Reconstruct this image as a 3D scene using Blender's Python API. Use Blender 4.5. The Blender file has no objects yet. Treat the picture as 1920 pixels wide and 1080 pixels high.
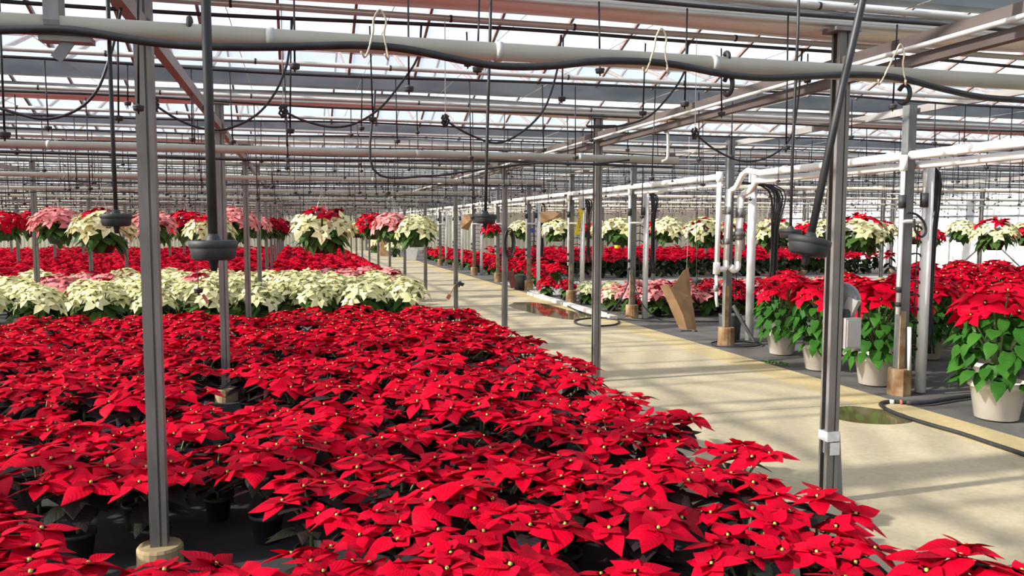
import bpy, math, random
from mathutils import Vector, Matrix, Euler
import numpy as np
R = random.Random(7)
SC = bpy.context.scene
COL = SC.collection
PI = math.pi

# ------------------------------------------------------------------ camera
F, YAW, PITCH, ROLL, CH = 1516.0, 0.2612, 0.0774, 0.0017, 1.559
cy, sy, cp, sp = math.cos(YAW), math.sin(YAW), math.cos(PITCH), math.sin(PITCH)
FW = Vector((sy*cp, cy*cp, -sp)); RT = Vector((cy, -sy, 0)); UP = RT.cross(FW)
RT2 = RT*math.cos(ROLL) + UP*math.sin(ROLL); UP2 = UP*math.cos(ROLL) - RT*math.sin(ROLL)
EYE = Vector((0, 0, CH))
cd = bpy.data.cameras.new('camera'); cam = bpy.data.objects.new('camera', cd); COL.objects.link(cam)
cd.sensor_width = 36; cd.lens = F/1920*36; cd.clip_start = 0.05; cd.clip_end = 300
cam.matrix_world = Matrix(((RT2.x, UP2.x, -FW.x, 0), (RT2.y, UP2.y, -FW.y, 0), (RT2.z, UP2.z, -FW.z, CH), (0, 0, 0, 1)))
SC.camera = cam
def ray(x, y): return FW*F + RT2*(x-960) + UP2*(540-y)
def onX(x, y, X): d = ray(x, y); return EYE + d*(X/d.x)
def onY(x, y, Y): d = ray(x, y); return EYE + d*(Y/d.y)
def onZ(x, y, Z): d = ray(x, y); return EYE + d*((Z-CH)/d.z)
def depth(P): return (Vector(P)-EYE).dot(FW)
def pix(P):
    d = Vector(P)-EYE; z = d.dot(FW)
    if z < .05: return (-9999, -9999)
    return (960+F*d.dot(RT2)/z, 540-F*d.dot(UP2)/z)

# ------------------------------------------------------------------ sky, sun, exposure
SUN_ELEV, SUN_AZ = math.radians(31), math.radians(-93)     # azimuth clockwise from +Y
w = bpy.data.worlds.new('world'); SC.world = w; w.use_nodes = True
nt = w.node_tree; nt.nodes.clear()
wo = nt.nodes.new('ShaderNodeOutputWorld'); bg = nt.nodes.new('ShaderNodeBackground'); sk = nt.nodes.new('ShaderNodeTexSky')
sk.sky_type = 'NISHITA'; sk.sun_disc = False; sk.sun_elevation = SUN_ELEV; sk.sun_rotation = SUN_AZ
sk.air_density = 1.0; sk.dust_density = 2.5; sk.ozone_density = 1.0
hs = nt.nodes.new('ShaderNodeHueSaturation'); hs.inputs['Saturation'].default_value = 0.5
nt.links.new(sk.outputs[0], hs.inputs['Color']); nt.links.new(hs.outputs[0], bg.inputs[0]); bg.inputs[1].default_value = 0.36
nt.links.new(bg.outputs[0], wo.inputs[0])
sl = bpy.data.lights.new('sun', 'SUN'); sl.energy = 11.5; sl.angle = math.radians(1.6); sl.color = (1.0, 0.94, 0.85)
so = bpy.data.objects.new('sun', sl); COL.objects.link(so)
TS = Vector((math.sin(SUN_AZ)*math.cos(SUN_ELEV), math.cos(SUN_AZ)*math.cos(SUN_ELEV), math.sin(SUN_ELEV)))
so.rotation_euler = TS.to_track_quat('Z', 'Y').to_euler(); so.location = TS*40
SC.view_settings.view_transform = 'Standard'; SC.view_settings.look = 'None'
SC.view_settings.gamma = 1; SC.view_settings.use_curve_mapping = False; SC.view_settings.exposure = -0.03
SC.cycles.transparent_max_bounces = 24

# ------------------------------------------------------------------ materials
def nodes(name):
    m = bpy.data.materials.new(name); m.use_nodes = True
    return m, m.node_tree, m.node_tree.nodes['Principled BSDF'], m.node_tree.nodes['Material Output']
def N(t, ty, **k):
    n = t.nodes.new(ty)
    for a, v in k.items():
        if a in n.inputs: n.inputs[a].default_value = v
        else: setattr(n, a, v)
    return n
def rgb(c): return (c[0], c[1], c[2], 1)
def mat(name, c1, c2=None, scale=8, rough=.6, metal=0, detail=4, bump=0, rnd=0, stretch=None):
    m, t, b, o = nodes(name)
    b.inputs['Roughness'].default_value = rough; b.inputs['Metallic'].default_value = metal
    c2 = c2 or c1
    tc = N(t, 'ShaderNodeTexCoord'); no = N(t, 'ShaderNodeTexNoise', Scale=scale, Detail=detail)
    src = tc.outputs['Object']
    if stretch:
        mp = N(t, 'ShaderNodeMapping'); mp.inputs['Scale'].default_value = stretch
        t.links.new(src, mp.inputs[0]); src = mp.outputs[0]
    t.links.new(src, no.inputs['Vector'])
    cr = N(t, 'ShaderNodeValToRGB'); cr.color_ramp.elements[0].position = .35; cr.color_ramp.elements[1].position = .65
    cr.color_ramp.elements[0].color = rgb(c1); cr.color_ramp.elements[1].color = rgb(c2)
    t.links.new(no.outputs['Fac'], cr.inputs[0])
    col = cr.outputs[0]
    if rnd:
        oi = N(t, 'ShaderNodeObjectInfo'); mr = N(t, 'ShaderNodeMapRange'); mr.inputs['To Min'].default_value = 1-rnd; mr.inputs['To Max'].default_value = 1+rnd
        t.links.new(oi.outputs['Random'], mr.inputs[0])
        mu = N(t, 'ShaderNodeMix', data_type='RGBA', blend_type='MULTIPLY'); mu.inputs[0].default_value = 1
        t.links.new(col, mu.inputs[6]); t.links.new(mr.outputs[0], mu.inputs[7]); col = mu.outputs[2]
    t.links.new(col, b.inputs['Base Color'])
    if bump:
        bp = N(t, 'ShaderNodeBump', Strength=bump, Distance=.02); t.links.new(no.outputs['Fac'], bp.inputs['Height']); t.links.new(bp.outputs[0], b.inputs['Normal'])
    return m
def leafmat(name, c1, c2, rough=.45, trans=.25, vein=.14, tc=None):
    """Leaf: base colour varied per object and along the blade, side veins as bump, light passing through."""
    m, t, b, o = nodes(name)
    b.inputs['Roughness'].default_value = rough; b.inputs['Specular IOR Level'].default_value = .06
    oi = N(t, 'ShaderNodeObjectInfo'); uv = N(t, 'ShaderNodeUVMap'); ge = N(t, 'ShaderNodeNewGeometry')
    no = N(t, 'ShaderNodeTexNoise', Scale=14, Detail=2); t.links.new(ge.outputs['Position'], no.inputs['Vector'])
    ad = N(t, 'ShaderNodeMath', operation='ADD'); t.links.new(oi.outputs['Random'], ad.inputs[0]); t.links.new(no.outputs['Fac'], ad.inputs[1])
    hf = N(t, 'ShaderNodeMath', operation='MULTIPLY'); hf.inputs[1].default_value = .5; t.links.new(ad.outputs[0], hf.inputs[0])
    mx = N(t, 'ShaderNodeMix', data_type='RGBA'); mx.inputs[6].default_value = rgb(c1); mx.inputs[7].default_value = rgb(c2)
    t.links.new(hf.outputs[0], mx.inputs[0]); t.links.new(mx.outputs[2], b.inputs['Base Color'])
    sx = N(t, 'ShaderNodeSeparateXYZ'); t.links.new(uv.outputs[0], sx.inputs[0])
    av = N(t, 'ShaderNodeMath', operation='ABSOLUTE'); t.links.new(sx.outputs[1], av.inputs[0])
    m1 = N(t, 'ShaderNodeMath', operation='MULTIPLY'); m1.inputs[1].default_value = 55; t.links.new(sx.outputs[0], m1.inputs[0])
    m2 = N(t, 'ShaderNodeMath', operation='MULTIPLY'); m2.inputs[1].default_value = -14; t.links.new(av.outputs[0], m2.inputs[0])
    m3 = N(t, 'ShaderNodeMath', operation='ADD'); t.links.new(m1.outputs[0], m3.inputs[0]); t.links.new(m2.outputs[0], m3.inputs[1])
    si = N(t, 'ShaderNodeMath', operation='SINE'); t.links.new(m3.outputs[0], si.inputs[0])
    bp = N(t, 'ShaderNodeBump', Strength=vein, Distance=.004); t.links.new(si.outputs[0], bp.inputs['Height']); t.links.new(bp.outputs[0], b.inputs['Normal'])
    tr = N(t, 'ShaderNodeBsdfTranslucent'); ms = N(t, 'ShaderNodeMixShader'); ms.inputs[0].default_value = trans
    if tc: tr.inputs[0].default_value = rgb(tc)
    else: t.links.new(mx.outputs[2], tr.inputs[0])
    t.links.new(b.outputs[0], ms.inputs[1]); t.links.new(tr.outputs[0], ms.inputs[2]); t.links.new(ms.outputs[0], o.inputs[0])
    return m
M = {}
M['steel'] = mat('galvanised_steel', (.13, .135, .135), (.21, .21, .205), 12, .5, .4, stretch=(1, 1, .3))
M['dark_steel'] = mat('dull_grey_steel', (.14, .128, .115), (.20, .185, .168), 20, .5, .25, stretch=(1, 1, .15))
M['gutter'] = mat('weathered_zinc_gutter', (.16, .19, .21), (.27, .31, .33), 3, .55, .3, stretch=(.5, 2, 2))
M['pipe'] = mat('dusty_white_pipe', (.46, .42, .33), (.58, .54, .44), 4, .55, .05, stretch=(.6, 1, 1))
M['pipe2'] = mat('grey_conduit', (.42, .41, .38), (.55, .54, .50), 5, .5, .2, stretch=(.6, 1, 1))
M['beam'] = mat('painted_beam', (.20, .185, .175), (.30, .28, .26), 6, .6, .1, stretch=(1, .3, 1))
M['rail'] = mat('dark_brown_rail', (.06, .045, .04), (.10, .08, .07), 8, .55, .2, stretch=(1, .3, 1))
M['hose'] = mat('black_poly_hose', (.011, .011, .012), (.022, .022, .023), 20, .5)
M['rubber'] = mat('dark_grey_plastic', (.016, .017, .018), (.032, .033, .034), 25, .6)
M['dust'] = mat('dusty_plastic_top', (.20, .20, .17), (.28, .28, .24), 30, .9)
M['wire'] = mat('grey_wire', (.35, .34, .32), (.5, .48, .44), 40, .45, .6)
M['tanwire'] = mat('tan_coated_wire', (.42, .35, .25), (.55, .47, .34), 40, .6)
M['cloth'] = mat('white_shade_cloth', (.72, .69, .64), (.84, .81, .76), 30, .9, bump=.3, stretch=(.2, 3, 3))
M['pvc'] = mat('white_pvc', (.74, .72, .68), (.82, .80, .76), 6, .35)
M['pvcgrey'] = mat('off_white_pvc', (.68, .67, .64), (.76, .75, .72), 6, .45)
M['union'] = mat('grey_pvc_union', (.13, .135, .13), (.2, .2, .19), 15, .5)
M['footing'] = mat('rust_stained_concrete', (.15, .07, .022), (.30, .22, .12), 7, .85, bump=.2)
M['concap'] = mat('tan_concrete', (.30, .22, .11), (.40, .31, .17), 12, .9, bump=.2)
M['roofbar'] = mat('roof_bar', (.16, .12, .11), (.26, .21, .19), 10, .55, .2)
M['potdark'] = mat('dark_green_pot', (.012, .022, .018), (.02, .034, .028), 10, .5)
M['potcream'] = mat('cream_pot', (.66, .58, .47), (.74, .67, .56), 4, .5)
M['potblack'] = mat('black_pot', (.014, .014, .015), (.022, .022, .024), 10, .55)
M['soil'] = mat('potting_soil', (.018, .012, .008), (.05, .035, .022), 60, .95)
M['stem'] = mat('plant_stem', (.10, .16, .05), (.17, .22, .09), 20, .6)
M['bud'] = mat('yellow_flower_bud', (.42, .36, .06), (.30, .38, .08), 60, .5)
M['kraft'] = mat('kraft_paper', (.24, .135, .06), (.32, .19, .09), 5, .85)
M['boxgrey'] = mat('beige_grey_metal_box', (.30, .28, .26), (.38, .36, .33), 8, .5, .2)
M['darkred'] = mat('dark_red_plastic', (.10, .022, .018), (.15, .035, .028), 8, .5)
M['redclip'] = mat('orange_red_tag', (.38, .10, .06), (.45, .14, .09), 8, .6)
M['yellow'] = mat('yellow_tape', (.85, .62, .02), (.9, .7, .05), 8, .5)
M['ink'] = mat('black_print', (.02, .02, .02), None, 8, .6)
M['tape'] = mat('silver_tape', (.55, .55, .54), (.7, .7, .69), 30, .35, .3)
M['bucket'] = mat('dark_bucket', (.05, .05, .052), (.08, .08, .08), 8, .5)
M['wood'] = mat('brown_board', (.22, .11, .05), (.32, .18, .09), 6, .7)
M['blue'] = mat('blue_valve', (.03, .05, .22), (.05, .08, .3), 10, .5)
M['rb'] = leafmat('red_bract', (.43, .0006, .013), (.64, .0010, .024), .55, .2)
M['rb2'] = leafmat('dark_red_bract', (.24, .0006, .010), (.42, .0008, .018), .55, .2)
M['wb'] = leafmat('cream_bract', (.76, .73, .36), (.88, .85, .54), .5, .3)
M['pb'] = leafmat('pink_bract', (.78, .20, .22), (.86, .38, .36), .5, .28)
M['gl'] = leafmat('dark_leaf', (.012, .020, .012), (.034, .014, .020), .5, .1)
M['gl2'] = leafmat('green_leaf', (.016, .078, .010), (.05, .15, .02), .4, .25)
M['gl3'] = leafmat('dull_green_leaf', (.03, .07, .018), (.07, .13, .03), .45, .2)
M['gl4'] = leafmat('shaded_leaf', (.008, .016, .007), (.016, .028, .010), .6, .08)  # leaf green darkened so its colour carries the shadow low in the tall block
M['weed'] = leafmat('weed_leaf', (.08, .25, .01), (.16, .35, .03), .5, .25)
# roof film: clear pane with a milky share
def film():
    m, t, b, o = nodes('hazy_roof_pane')
    t.nodes.remove(b)
    tr = N(t, 'ShaderNodeBsdfTransparent'); tr.inputs[0].default_value = (.95, .965, .98, 1)
    tl = N(t, 'ShaderNodeBsdfTranslucent'); tl.inputs[0].default_value = (.9, .93, .96, 1)
    gl = N(t, 'ShaderNodeBsdfGlossy'); gl.inputs['Roughness'].default_value = .12
    fr = N(t, 'ShaderNodeFresnel'); fr.inputs[0].default_value = 1.25
    tc = N(t, 'ShaderNodeTexCoord'); no = N(t, 'ShaderNodeTexNoise', Scale=1.6, Detail=5); t.links.new(tc.outputs['Object'], no.inputs['Vector'])
    mr = N(t, 'ShaderNodeMapRange'); mr.inputs['To Min'].default_value = .02; mr.inputs['To Max'].default_value = .10; t.links.new(no.outputs['Fac'], mr.inputs[0])
    a = N(t, 'ShaderNodeMixShader'); t.links.new(mr.outputs[0], a.inputs[0]); t.links.new(tr.outputs[0], a.inputs[1]); t.links.new(tl.outputs[0], a.inputs[2])
    c = N(t, 'ShaderNodeMixShader'); fm = N(t, 'ShaderNodeMath', operation='MULTIPLY'); fm.inputs[1].default_value = .12
    t.links.new(fr.outputs[0], fm.inputs[0]); t.links.new(fm.outputs[0], c.inputs[0]); t.links.new(a.outputs[0], c.inputs[1]); t.links.new(gl.outputs[0], c.inputs[2])
    t.links.new(c.outputs[0], o.inputs[0]); return m
M['film'] = film()
def concrete(name, c1, c2, c3, rough=.75):
    m, t, b, o = nodes(name)
    tc = N(t, 'ShaderNodeTexCoord'); ge = N(t, 'ShaderNodeNewGeometry')
    n1 = N(t, 'ShaderNodeTexNoise', Scale=1.3, Detail=6, Roughness=.65); n2 = N(t, 'ShaderNodeTexNoise', Scale=24, Detail=5); n3 = N(t, 'ShaderNodeTexNoise', Scale=3.2, Detail=3)
    for n in (n1, n2, n3): t.links.new(ge.outputs['Position'], n.inputs['Vector'])
    cr = N(t, 'ShaderNodeValToRGB'); cr.color_ramp.elements[0].position = .3; cr.color_ramp.elements[1].position = .7
    cr.color_ramp.elements[0].color = rgb(c1); cr.color_ramp.elements[1].color = rgb(c2); t.links.new(n1.outputs[0], cr.inputs[0])
    mx = N(t, 'ShaderNodeMix', data_type='RGBA', blend_type='MULTIPLY'); mx.inputs[0].default_value = .35; t.links.new(cr.outputs[0], mx.inputs[6]); t.links.new(n2.outputs[0], mx.inputs[7])
    m2 = N(t, 'ShaderNodeMix', data_type='RGBA'); m2.inputs[7].default_value = rgb(c3)
    r2 = N(t, 'ShaderNodeValToRGB'); r2.color_ramp.elements[0].position = .56; r2.color_ramp.elements[1].position = .72; r2.color_ramp.elements[1].color = (.6, .6, .6, 1)
    t.links.new(n3.outputs[0], r2.inputs[0]); t.links.new(r2.outputs[0], m2.inputs[0]); t.links.new(mx.outputs[2], m2.inputs[6])
    t.links.new(m2.outputs[2], b.inputs['Base Color'])
    bp = N(t, 'ShaderNodeBump', Strength=.15, Distance=.01); t.links.new(n2.outputs[0], bp.inputs['Height']); t.links.new(bp.outputs[0], b.inputs['Normal'])
    b.inputs['Roughness'].default_value = rough; return m
M['conc'] = concrete('tan_walkway_concrete', (.40, .335, .205), (.51, .435, .285), (.31, .26, .155))
M['yconc'] = concrete('yellowed_walkway_edge', (.46, .35, .16), (.54, .43, .22), (.38, .30, .13))
M['gconc'] = concrete('grey_concrete', (.36, .34, .30), (.46, .43, .38), (.28, .26, .23))
M['ground'] = concrete('dark_ground_cover', (.085, .078, .070), (.13, .12, .108), (.055, .05, .045), .85)
M['mat'] = concrete('black_shade_sheet', (.018, .018, .019), (.03, .03, .03), (.04, .036, .03), .9)  # shadow below the beds, put into a near-black floor colour
M['curb'] = concrete('pale_kerb', (.55, .52, .46), (.66, .62, .55), (.45, .42, .36))
def wet():
    m, t, b, o = nodes('wet_puddle')
    b.inputs['Base Color'].default_value = (.10, .085, .035, 1); b.inputs['Roughness'].default_value = .06; b.inputs['Specular IOR Level'].default_value = .5
    return m
M['wet'] = wet()
M['wallpanel'] = mat('cream_wall_panel', (.62, .58, .42), (.70, .66, .50), 1.5, .7)
M['wallwhite'] = mat('white_wall_sheet', (.50, .50, .48), (.60, .60, .58), 3, .6, bump=.6)
M['glassw'] = mat('milky_window', (.48, .50, .52), (.56, .58, .60), 3, .2)
M['door'] = mat('brown_door', (.16, .08, .05), (.2, .1, .06), 4, .6)

# ------------------------------------------------------------------ mesh helpers
class MB:
    def __init__(s): s.v = []; s.f = []; s.uv = {}; s.mi = []; s.cur = 0
    def add(s, vs, fs, uv=None):
        o = len(s.v); s.v.extend(tuple(v) for v in vs)
        for f in fs: s.f.append(tuple(i+o for i in f)); s.mi.append(s.cur)
        if uv:
            for i, q in enumerate(uv): s.uv[o+i] = q
        return o
    def box(s, c, d, rot=None, taper=1):
        x, y, z = d[0]/2, d[1]/2, d[2]/2; c = Vector(c); vs = []
        for k, sc in ((-1, 1), (1, taper)):
            for i, j in ((-1, -1), (1, -1), (1, 1), (-1, 1)):
                p = Vector((i*x*sc, j*y*sc, k*z)); vs.append(c + (rot @ p if rot else p))
        s.add(vs, [(3, 2, 1, 0), (4, 5, 6, 7), (0, 1, 5, 4), (1, 2, 6, 5), (2, 3, 7, 6), (3, 0, 4, 7)]); return s
    def tube(s, pts, r, n=8, cap=True):
        pts = [Vector(p) for p in pts]; rr = r if isinstance(r, (list, tuple)) else [r]*len(pts)
        rings = []; prev = None
        for i, p in enumerate(pts):
            a = pts[max(i-1, 0)]; b = pts[min(i+1, len(pts)-1)]; t = (b-a).normalized()
            if prev is None:
                u = t.cross(Vector((0, 0, 1))) if abs(t.z) < .9 else t.cross(Vector((0, 1, 0)))
            else: u = prev - t*prev.dot(t)
            u.normalize(); prev = u; v = t.cross(u)
            rings.append([p + (u*math.cos(2*PI*k/n) + v*math.sin(2*PI*k/n))*rr[i] for k in range(n)])
        vs = [q for g in rings for q in g]; fs = []
        for i in range(len(pts)-1):
            for k in range(n): fs.append((i*n+k, i*n+(k+1) % n, (i+1)*n+(k+1) % n, (i+1)*n+k))
        if cap: fs.append(tuple(range(n-1, -1, -1))); fs.append(tuple((len(pts)-1)*n+k for k in range(n)))
        s.add(vs, fs); return s
    def lathe(s, prof, c=(0, 0, 0), n=20, rot=None):
        c = Vector(c); vs = []; fs = []
        for (r, z) in prof:
            for k in range(n):
                p = Vector((r*math.cos(2*PI*k/n), r*math.sin(2*PI*k/n), z)); vs.append(c + (rot @ p if rot else p))
        for i in range(len(prof)-1):
            for k in range(n): fs.append((i*n+k, i*n+(k+1) % n, (i+1)*n+(k+1) % n, (i+1)*n+k))
        if prof[0][0] > 1e-6: fs.append(tuple(range(n-1, -1, -1)))
        if prof[-1][0] > 1e-6: fs.append(tuple((len(prof)-1)*n+k for k in range(n)))
        s.add(vs, fs); return s
    def mesh(s, name, mats, smooth=False):
        m = bpy.data.meshes.new(name); m.from_pydata(s.v, [], s.f)
        for q in (mats if isinstance(mats, (list, tuple)) else [mats]): m.materials.append(q)
        if s.uv:
            l = m.uv_layers.new(name='UVMap'); vi = np.empty(len(m.loops), np.int32); m.loops.foreach_get('vertex_index', vi)
            arr = np.zeros((len(s.v), 2), np.float32)
            for k, q in s.uv.items(): arr[k] = q
            l.data.foreach_set('uv', arr[vi].ravel())
        if any(s.mi): m.polygons.foreach_set('material_index', s.mi)
        if smooth: m.polygons.foreach_set('use_smooth', [True]*len(m.polygons))
        m.update(); return m
    def build(s, name, mats, parent=None, smooth=False, loc=None):
        return obj(name, s.mesh(name, mats, smooth), parent, loc)
def obj(name, mesh, parent=None, loc=None, mtx=None):
    o = bpy.data.objects.new(name, mesh); COL.objects.link(o)
    if parent: o.parent = parent
    if mtx is not None: o.matrix_basis = mtx
    elif loc is not None: o.location = loc
    return o
def tag(o, label=None, cat=None, group=None, kind=None):
    if label: o['label'] = label
    if cat: o['category'] = cat
    if group: o['group'] = group
    if kind: o['kind'] = kind
    return o
def thing(name, loc, label, cat, group=None, rz=0, scale=1):
    o = bpy.data.objects.new(name, None); COL.objects.link(o); o.location = loc; o.rotation_euler = (0, 0, rz); o.scale = (scale,)*3
    o.empty_display_size = .05
    return tag(o, label, cat, group)
def smooth_pts(pts, n=6):
    pts = [Vector(p) for p in pts]; P = [pts[0]*2-pts[1]] + pts + [pts[-1]*2-pts[-2]]; out = []
    for i in range(1, len(P)-2):
        for k in range(n):
            t = k/n; a, b, c, d = P[i-1], P[i], P[i+1], P[i+2]
            out.append(.5*((2*b)+(c-a)*t+(2*a-5*b+4*c-d)*t*t+(3*b-a-3*c+d)*t**3))
    out.append(pts[-1]); return out

# ------------------------------------------------------------------ grid of the place
ORD = ['nearest', 'second', 'third', 'fourth', 'fifth', 'sixth', 'seventh', 'eighth', 'ninth', 'tenth', 'eleventh', 'twelfth']
S = 3.66; Y0 = 3.861; XL, XR, XLL = -0.62, 2.88, -4.12
ROW = lambda k: Y0 + S*k
GZ = 2.84; RISE = .66
XMIN, XMAX, YMAX = -17.0, 21.5, 52.0
NB = 13

# ------------------------------------------------------------------ ground
b = MB(); b.box((2, 26, -.06), (44, 60, .1)); fl = b.build('floor', M['ground'])
tag(fl, 'dark ground cover of the greenhouse under the plants', 'floor', kind='structure')
b = MB(); b.box((-5.09, 6.3, -.008), (14.4, 11.4, .012)); tag(b.build('floor_bed', M['mat']), 'black sheet painting the shade under the red poinsettia carpet', 'shade sheet', kind='structure')  # added sheet: its black stands for the shadowed floor between the pots
b = MB(); b.box((-9.2, 30.2, -.008), (22.6, 34.6, .012)); tag(b.build('floor_far_bed', M['mat']), 'black sheet painting the shade under the cream and distant red beds', 'shade sheet', kind='structure')
walk = bpy.data.objects.new('floor_walkway', None); COL.objects.link(walk); tag(walk, 'tan concrete walkway running along the red poinsettia bed', 'walkway', kind='structure')
WL, WE, WR = 2.12, 4.72, 5.15
ys = [1.0, 2.9, 5.98, 9.2, 12.4, 15.6, 18.8, 22.0, 25.2, 28.4, 31.6, 34.8, 38, 41.2, 44.4, 47.6, 50.8]
for a, c in zip(ys, ys[1:]):
    bb = MB(); bb.box(((WL+WE)/2, (a+c)/2, -.02), (WE-WL-.006, c-a-.012, .04)); bb.build('slab', M['conc'], walk)
    bb = MB(); bb.box(((WE+WR)/2, (a+c)/2, -.02), (WR-WE-.002, c-a-.012, .04)); bb.build('edge_slab', M['yconc'], walk)
ai = MB(); ai.box((13.2, 19.3, -.01), (15.6, 4.2, .03)); tag(ai.build('floor_aisle', M['gconc']), 'grey concrete cross aisle before the tall red poinsettias', 'aisle', kind='structure')
cb = bpy.data.objects.new('kerb', None); COL.objects.link(cb); tag(cb, 'pale kerb edging between walkway and small pink pots', 'kerb', kind='structure')
for i in range(4):
    bb = MB(); bb.box((5.09, 13.1+i*1.25, .03), (.14, 1.22, .06)); bb.build('kerb_stone', M['curb'], cb)
def puddle(pts, label, z=.003):
    c = sum(pts, Vector())/len(pts); q = smooth_pts(pts+[pts[0]], 5)[:-1]
    v = [(p.x, p.y, z) for p in q] + [(p.x, p.y, z-.004) for p in q]; n = len(q); bb = MB()
    bb.add(v, [tuple(range(n))] + [(i, n+i, n+(i+1) % n, (i+1) % n) for i in range(n)])
    tag(bb.build('puddle', M['wet']), label, 'puddle')
puddle([onZ(x, y, 0) for x, y in [(1563, 782), (1600, 792), (1665, 796), (1712, 790), (1690, 775), (1650, 768), (1600, 762), (1565, 764)]][::-1], 'dark wet puddle beside the bend of the black hose')
puddle([onZ(x, y, 0) for x, y in [(955, 574), (990, 585), (1040, 596), (1090, 600), (1110, 592), (1060, 580), (1010, 568), (965, 567)]][::-1], 'shallow puddle on the walkway beside the pale kerb')

# ------------------------------------------------------------------ roof
roof = bpy.data.objects.new('ceiling', None); COL.objects.link(roof); tag(roof, 'ridged greenhouse roof of hazy panes on thin bars with grey gutters', 'roof', kind='structure')
def gutter_mesh():
    prof = [(-.075, .07), (-.055, -.06), (.055, -.06), (.075, .07), (.06, .07), (.045, -.045), (-.045, -.045), (-.06, .07)]
    v = [(XMIN, y, z) for y, z in prof] + [(XMAX, y, z) for y, z in prof]; n = len(prof); bb = MB()
    bb.add(v, [(i, (i+1) % n, n+(i+1) % n, n+i) for i in range(n)] + [tuple(range(n-1, -1, -1)), tuple(range(n, 2*n))])
    return bb.mesh('gutter', M['gutter'])
gm = gutter_mesh()
for k in range(-1, NB+1): obj('gutter', gm, roof, (0, ROW(k), GZ))
bb = MB(); bb.box((0, 0, 0), (XMAX-XMIN, .06, .07)); rm = bb.mesh('ridge', M['roofbar'])
for k in range(-1, NB): obj('ridge', rm, roof, ((XMIN+XMAX)/2, ROW(k)+S/2, GZ+RISE))
sl_len = math.hypot(S/2, RISE); sl_a = math.atan2(RISE, S/2)
bb = MB(); bb.box((0, 0, 0), (.022, sl_len-.06, .036)); barm = bb.mesh('roof_bar', M['roofbar'])
PW = .585
bb = MB(); bb.box((0, 0, 0), (PW-.037, sl_len-.08, .006)); panem = bb.mesh('pane', M['film'])
def slope(k, up):
    yc = ROW(k) + (S/4 if up else 3*S/4); return yc, GZ+.04+RISE/2, (sl_a if up else -sl_a)
fb = MB(); fp = MB()
XB = [-.1-PW*29 + PW*i for i in range(66)]
for k in range(-1, NB):
    near = k in (0, 1, 2)
    for up in (True, False):
        yc, zc, a = slope(k, up); rot = Matrix.Rotation(a, 3, 'X')
        for x in XB:
            if x > XMAX-.3 or x < XMIN+.3: continue
            vis = near and (-.75*ROW(k+1) < x < 1.05*ROW(k+1)+.5) and -6.5 < x < 9.5
            if vis:
                obj('roof_bar', barm, roof, mtx=Matrix.Translation((x, yc, zc)) @ Matrix.Rotation(a, 4, 'X'))
                obj('pane', panem, roof, mtx=Matrix.Translation((x+PW/2, yc, zc)) @ Matrix.Rotation(a, 4, 'X'))
            else:
                fb.box((x, yc, zc), (.022, sl_len-.06, .036), rot); fp.box((x+PW/2, yc, zc), (PW-.037, sl_len-.08, .006), rot)
tag(fb.build('distant_roof_bars', M['roofbar'], roof), kind='stuff'); tag(fp.build('distant_panes', M['film'], roof), kind='stuff')
# depth-wise beams carried by the posts
def beam(X, z, y1, y2, label, double=False):
    t = thing('roof_beam', (X, y1, 0), label, 'beam')
    L = y2-y1
    m = MB(); m.box((0, L/2, z+(.012 if double else 0)), (.045, L, .05 if double else .065)); m.build('beam_bar', M['rail' if double else 'beam'], t)
    if double:
        m = MB(); m.tube([(-.04, 0, z-.03), (-.04, L, z-.03)], .013, 8); m.build('conduit', M['pipe2'], t, True)
        m = MB(); m.box((.03, L/2, z-.075), (.05, L, .05)); m.build('lower_rail', M['rail'], t)
    for i in range(int(L/S)+1):
        m = MB(); m.box((0, ROW(i)-y1, z-.045), (.12, .09, .02)); m.build('bracket', M['dark_steel'], t)
beam(XL, 2.41, 1.2, 47, 'long beam running above the post with the round concrete cap')
beam(XR, 2.43, 1.2, 47, 'long double beam with conduit above the bed-edge posts', True)
beam(XLL, 2.41, 6, 47, 'long beam above the posts standing in the cream poinsettias')
beam(-7.62, 2.41, 10, 47, 'long beam over the leftmost post row of the bed')
beam(5.52, 2.62, 3.0, 47, 'long steel beam over the white plumbing columns')
beam(9.0, 2.41, 6.0, 47, 'long beam over the potted plants beyond the plumbing columns')
beam(12.5, 2.41, 8.0, 47, 'long beam over the cross aisle of the right house')
# shade curtains, folded up under each gutter
def curtain_mesh():
    n = 26; xs = [XMIN + (XMAX-XMIN)*i/(n*4) for i in range(n*4+1)]; prof = []
    nf = 7
    for i in range(nf*2+1): prof.append((-.13+.26*i/(nf*2), .07 if i % 2 == 0 else .005))
    prof += [(.13, -.03), (-.13, -.03)]
    bb = MB(); q = len(prof); rr = random.Random(3); vs = []
    ph = [rr.uniform(0, 6) for _ in prof]
    for x in xs:
        for i, (y, z) in enumerate(prof): vs.append((x, y+.012*math.sin(x*2.1+ph[i]), z+.014*math.sin(x*1.3+ph[i]*.4)))
    fs = [(j*q+i, j*q+(i+1) % q, (j+1)*q+(i+1) % q, (j+1)*q+i) for j in range(len(xs)-1) for i in range(q)]
    bb.add(vs, fs); return bb.mesh('folded_cloth', M['cloth'], True)
cm = curtain_mesh(); bb = MB(); bb.tube([(XMIN, 0, 0), (XMAX, 0, 0)], .014, 6); ctm = bb.mesh('curtain_tube', M['pipe2'], True)
for k in range(0, NB):
    t = thing('shade_curtain', (0, ROW(k)+.16, 2.67), ('white folded shade curtain above the taped and capped posts' if k == 0 else ('white folded shade curtain, %s gutter row behind the taped post' % (['next'] + ORD[1:])[k-1] if k < 9 else 'white folded shade curtain in the farthest gutter rows')), 'curtain', 'folded shade curtains under the gutters')
    obj('folded_cloth', cm, t); obj('lead_tube', ctm, t, (0, -.15, -.02))
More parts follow.
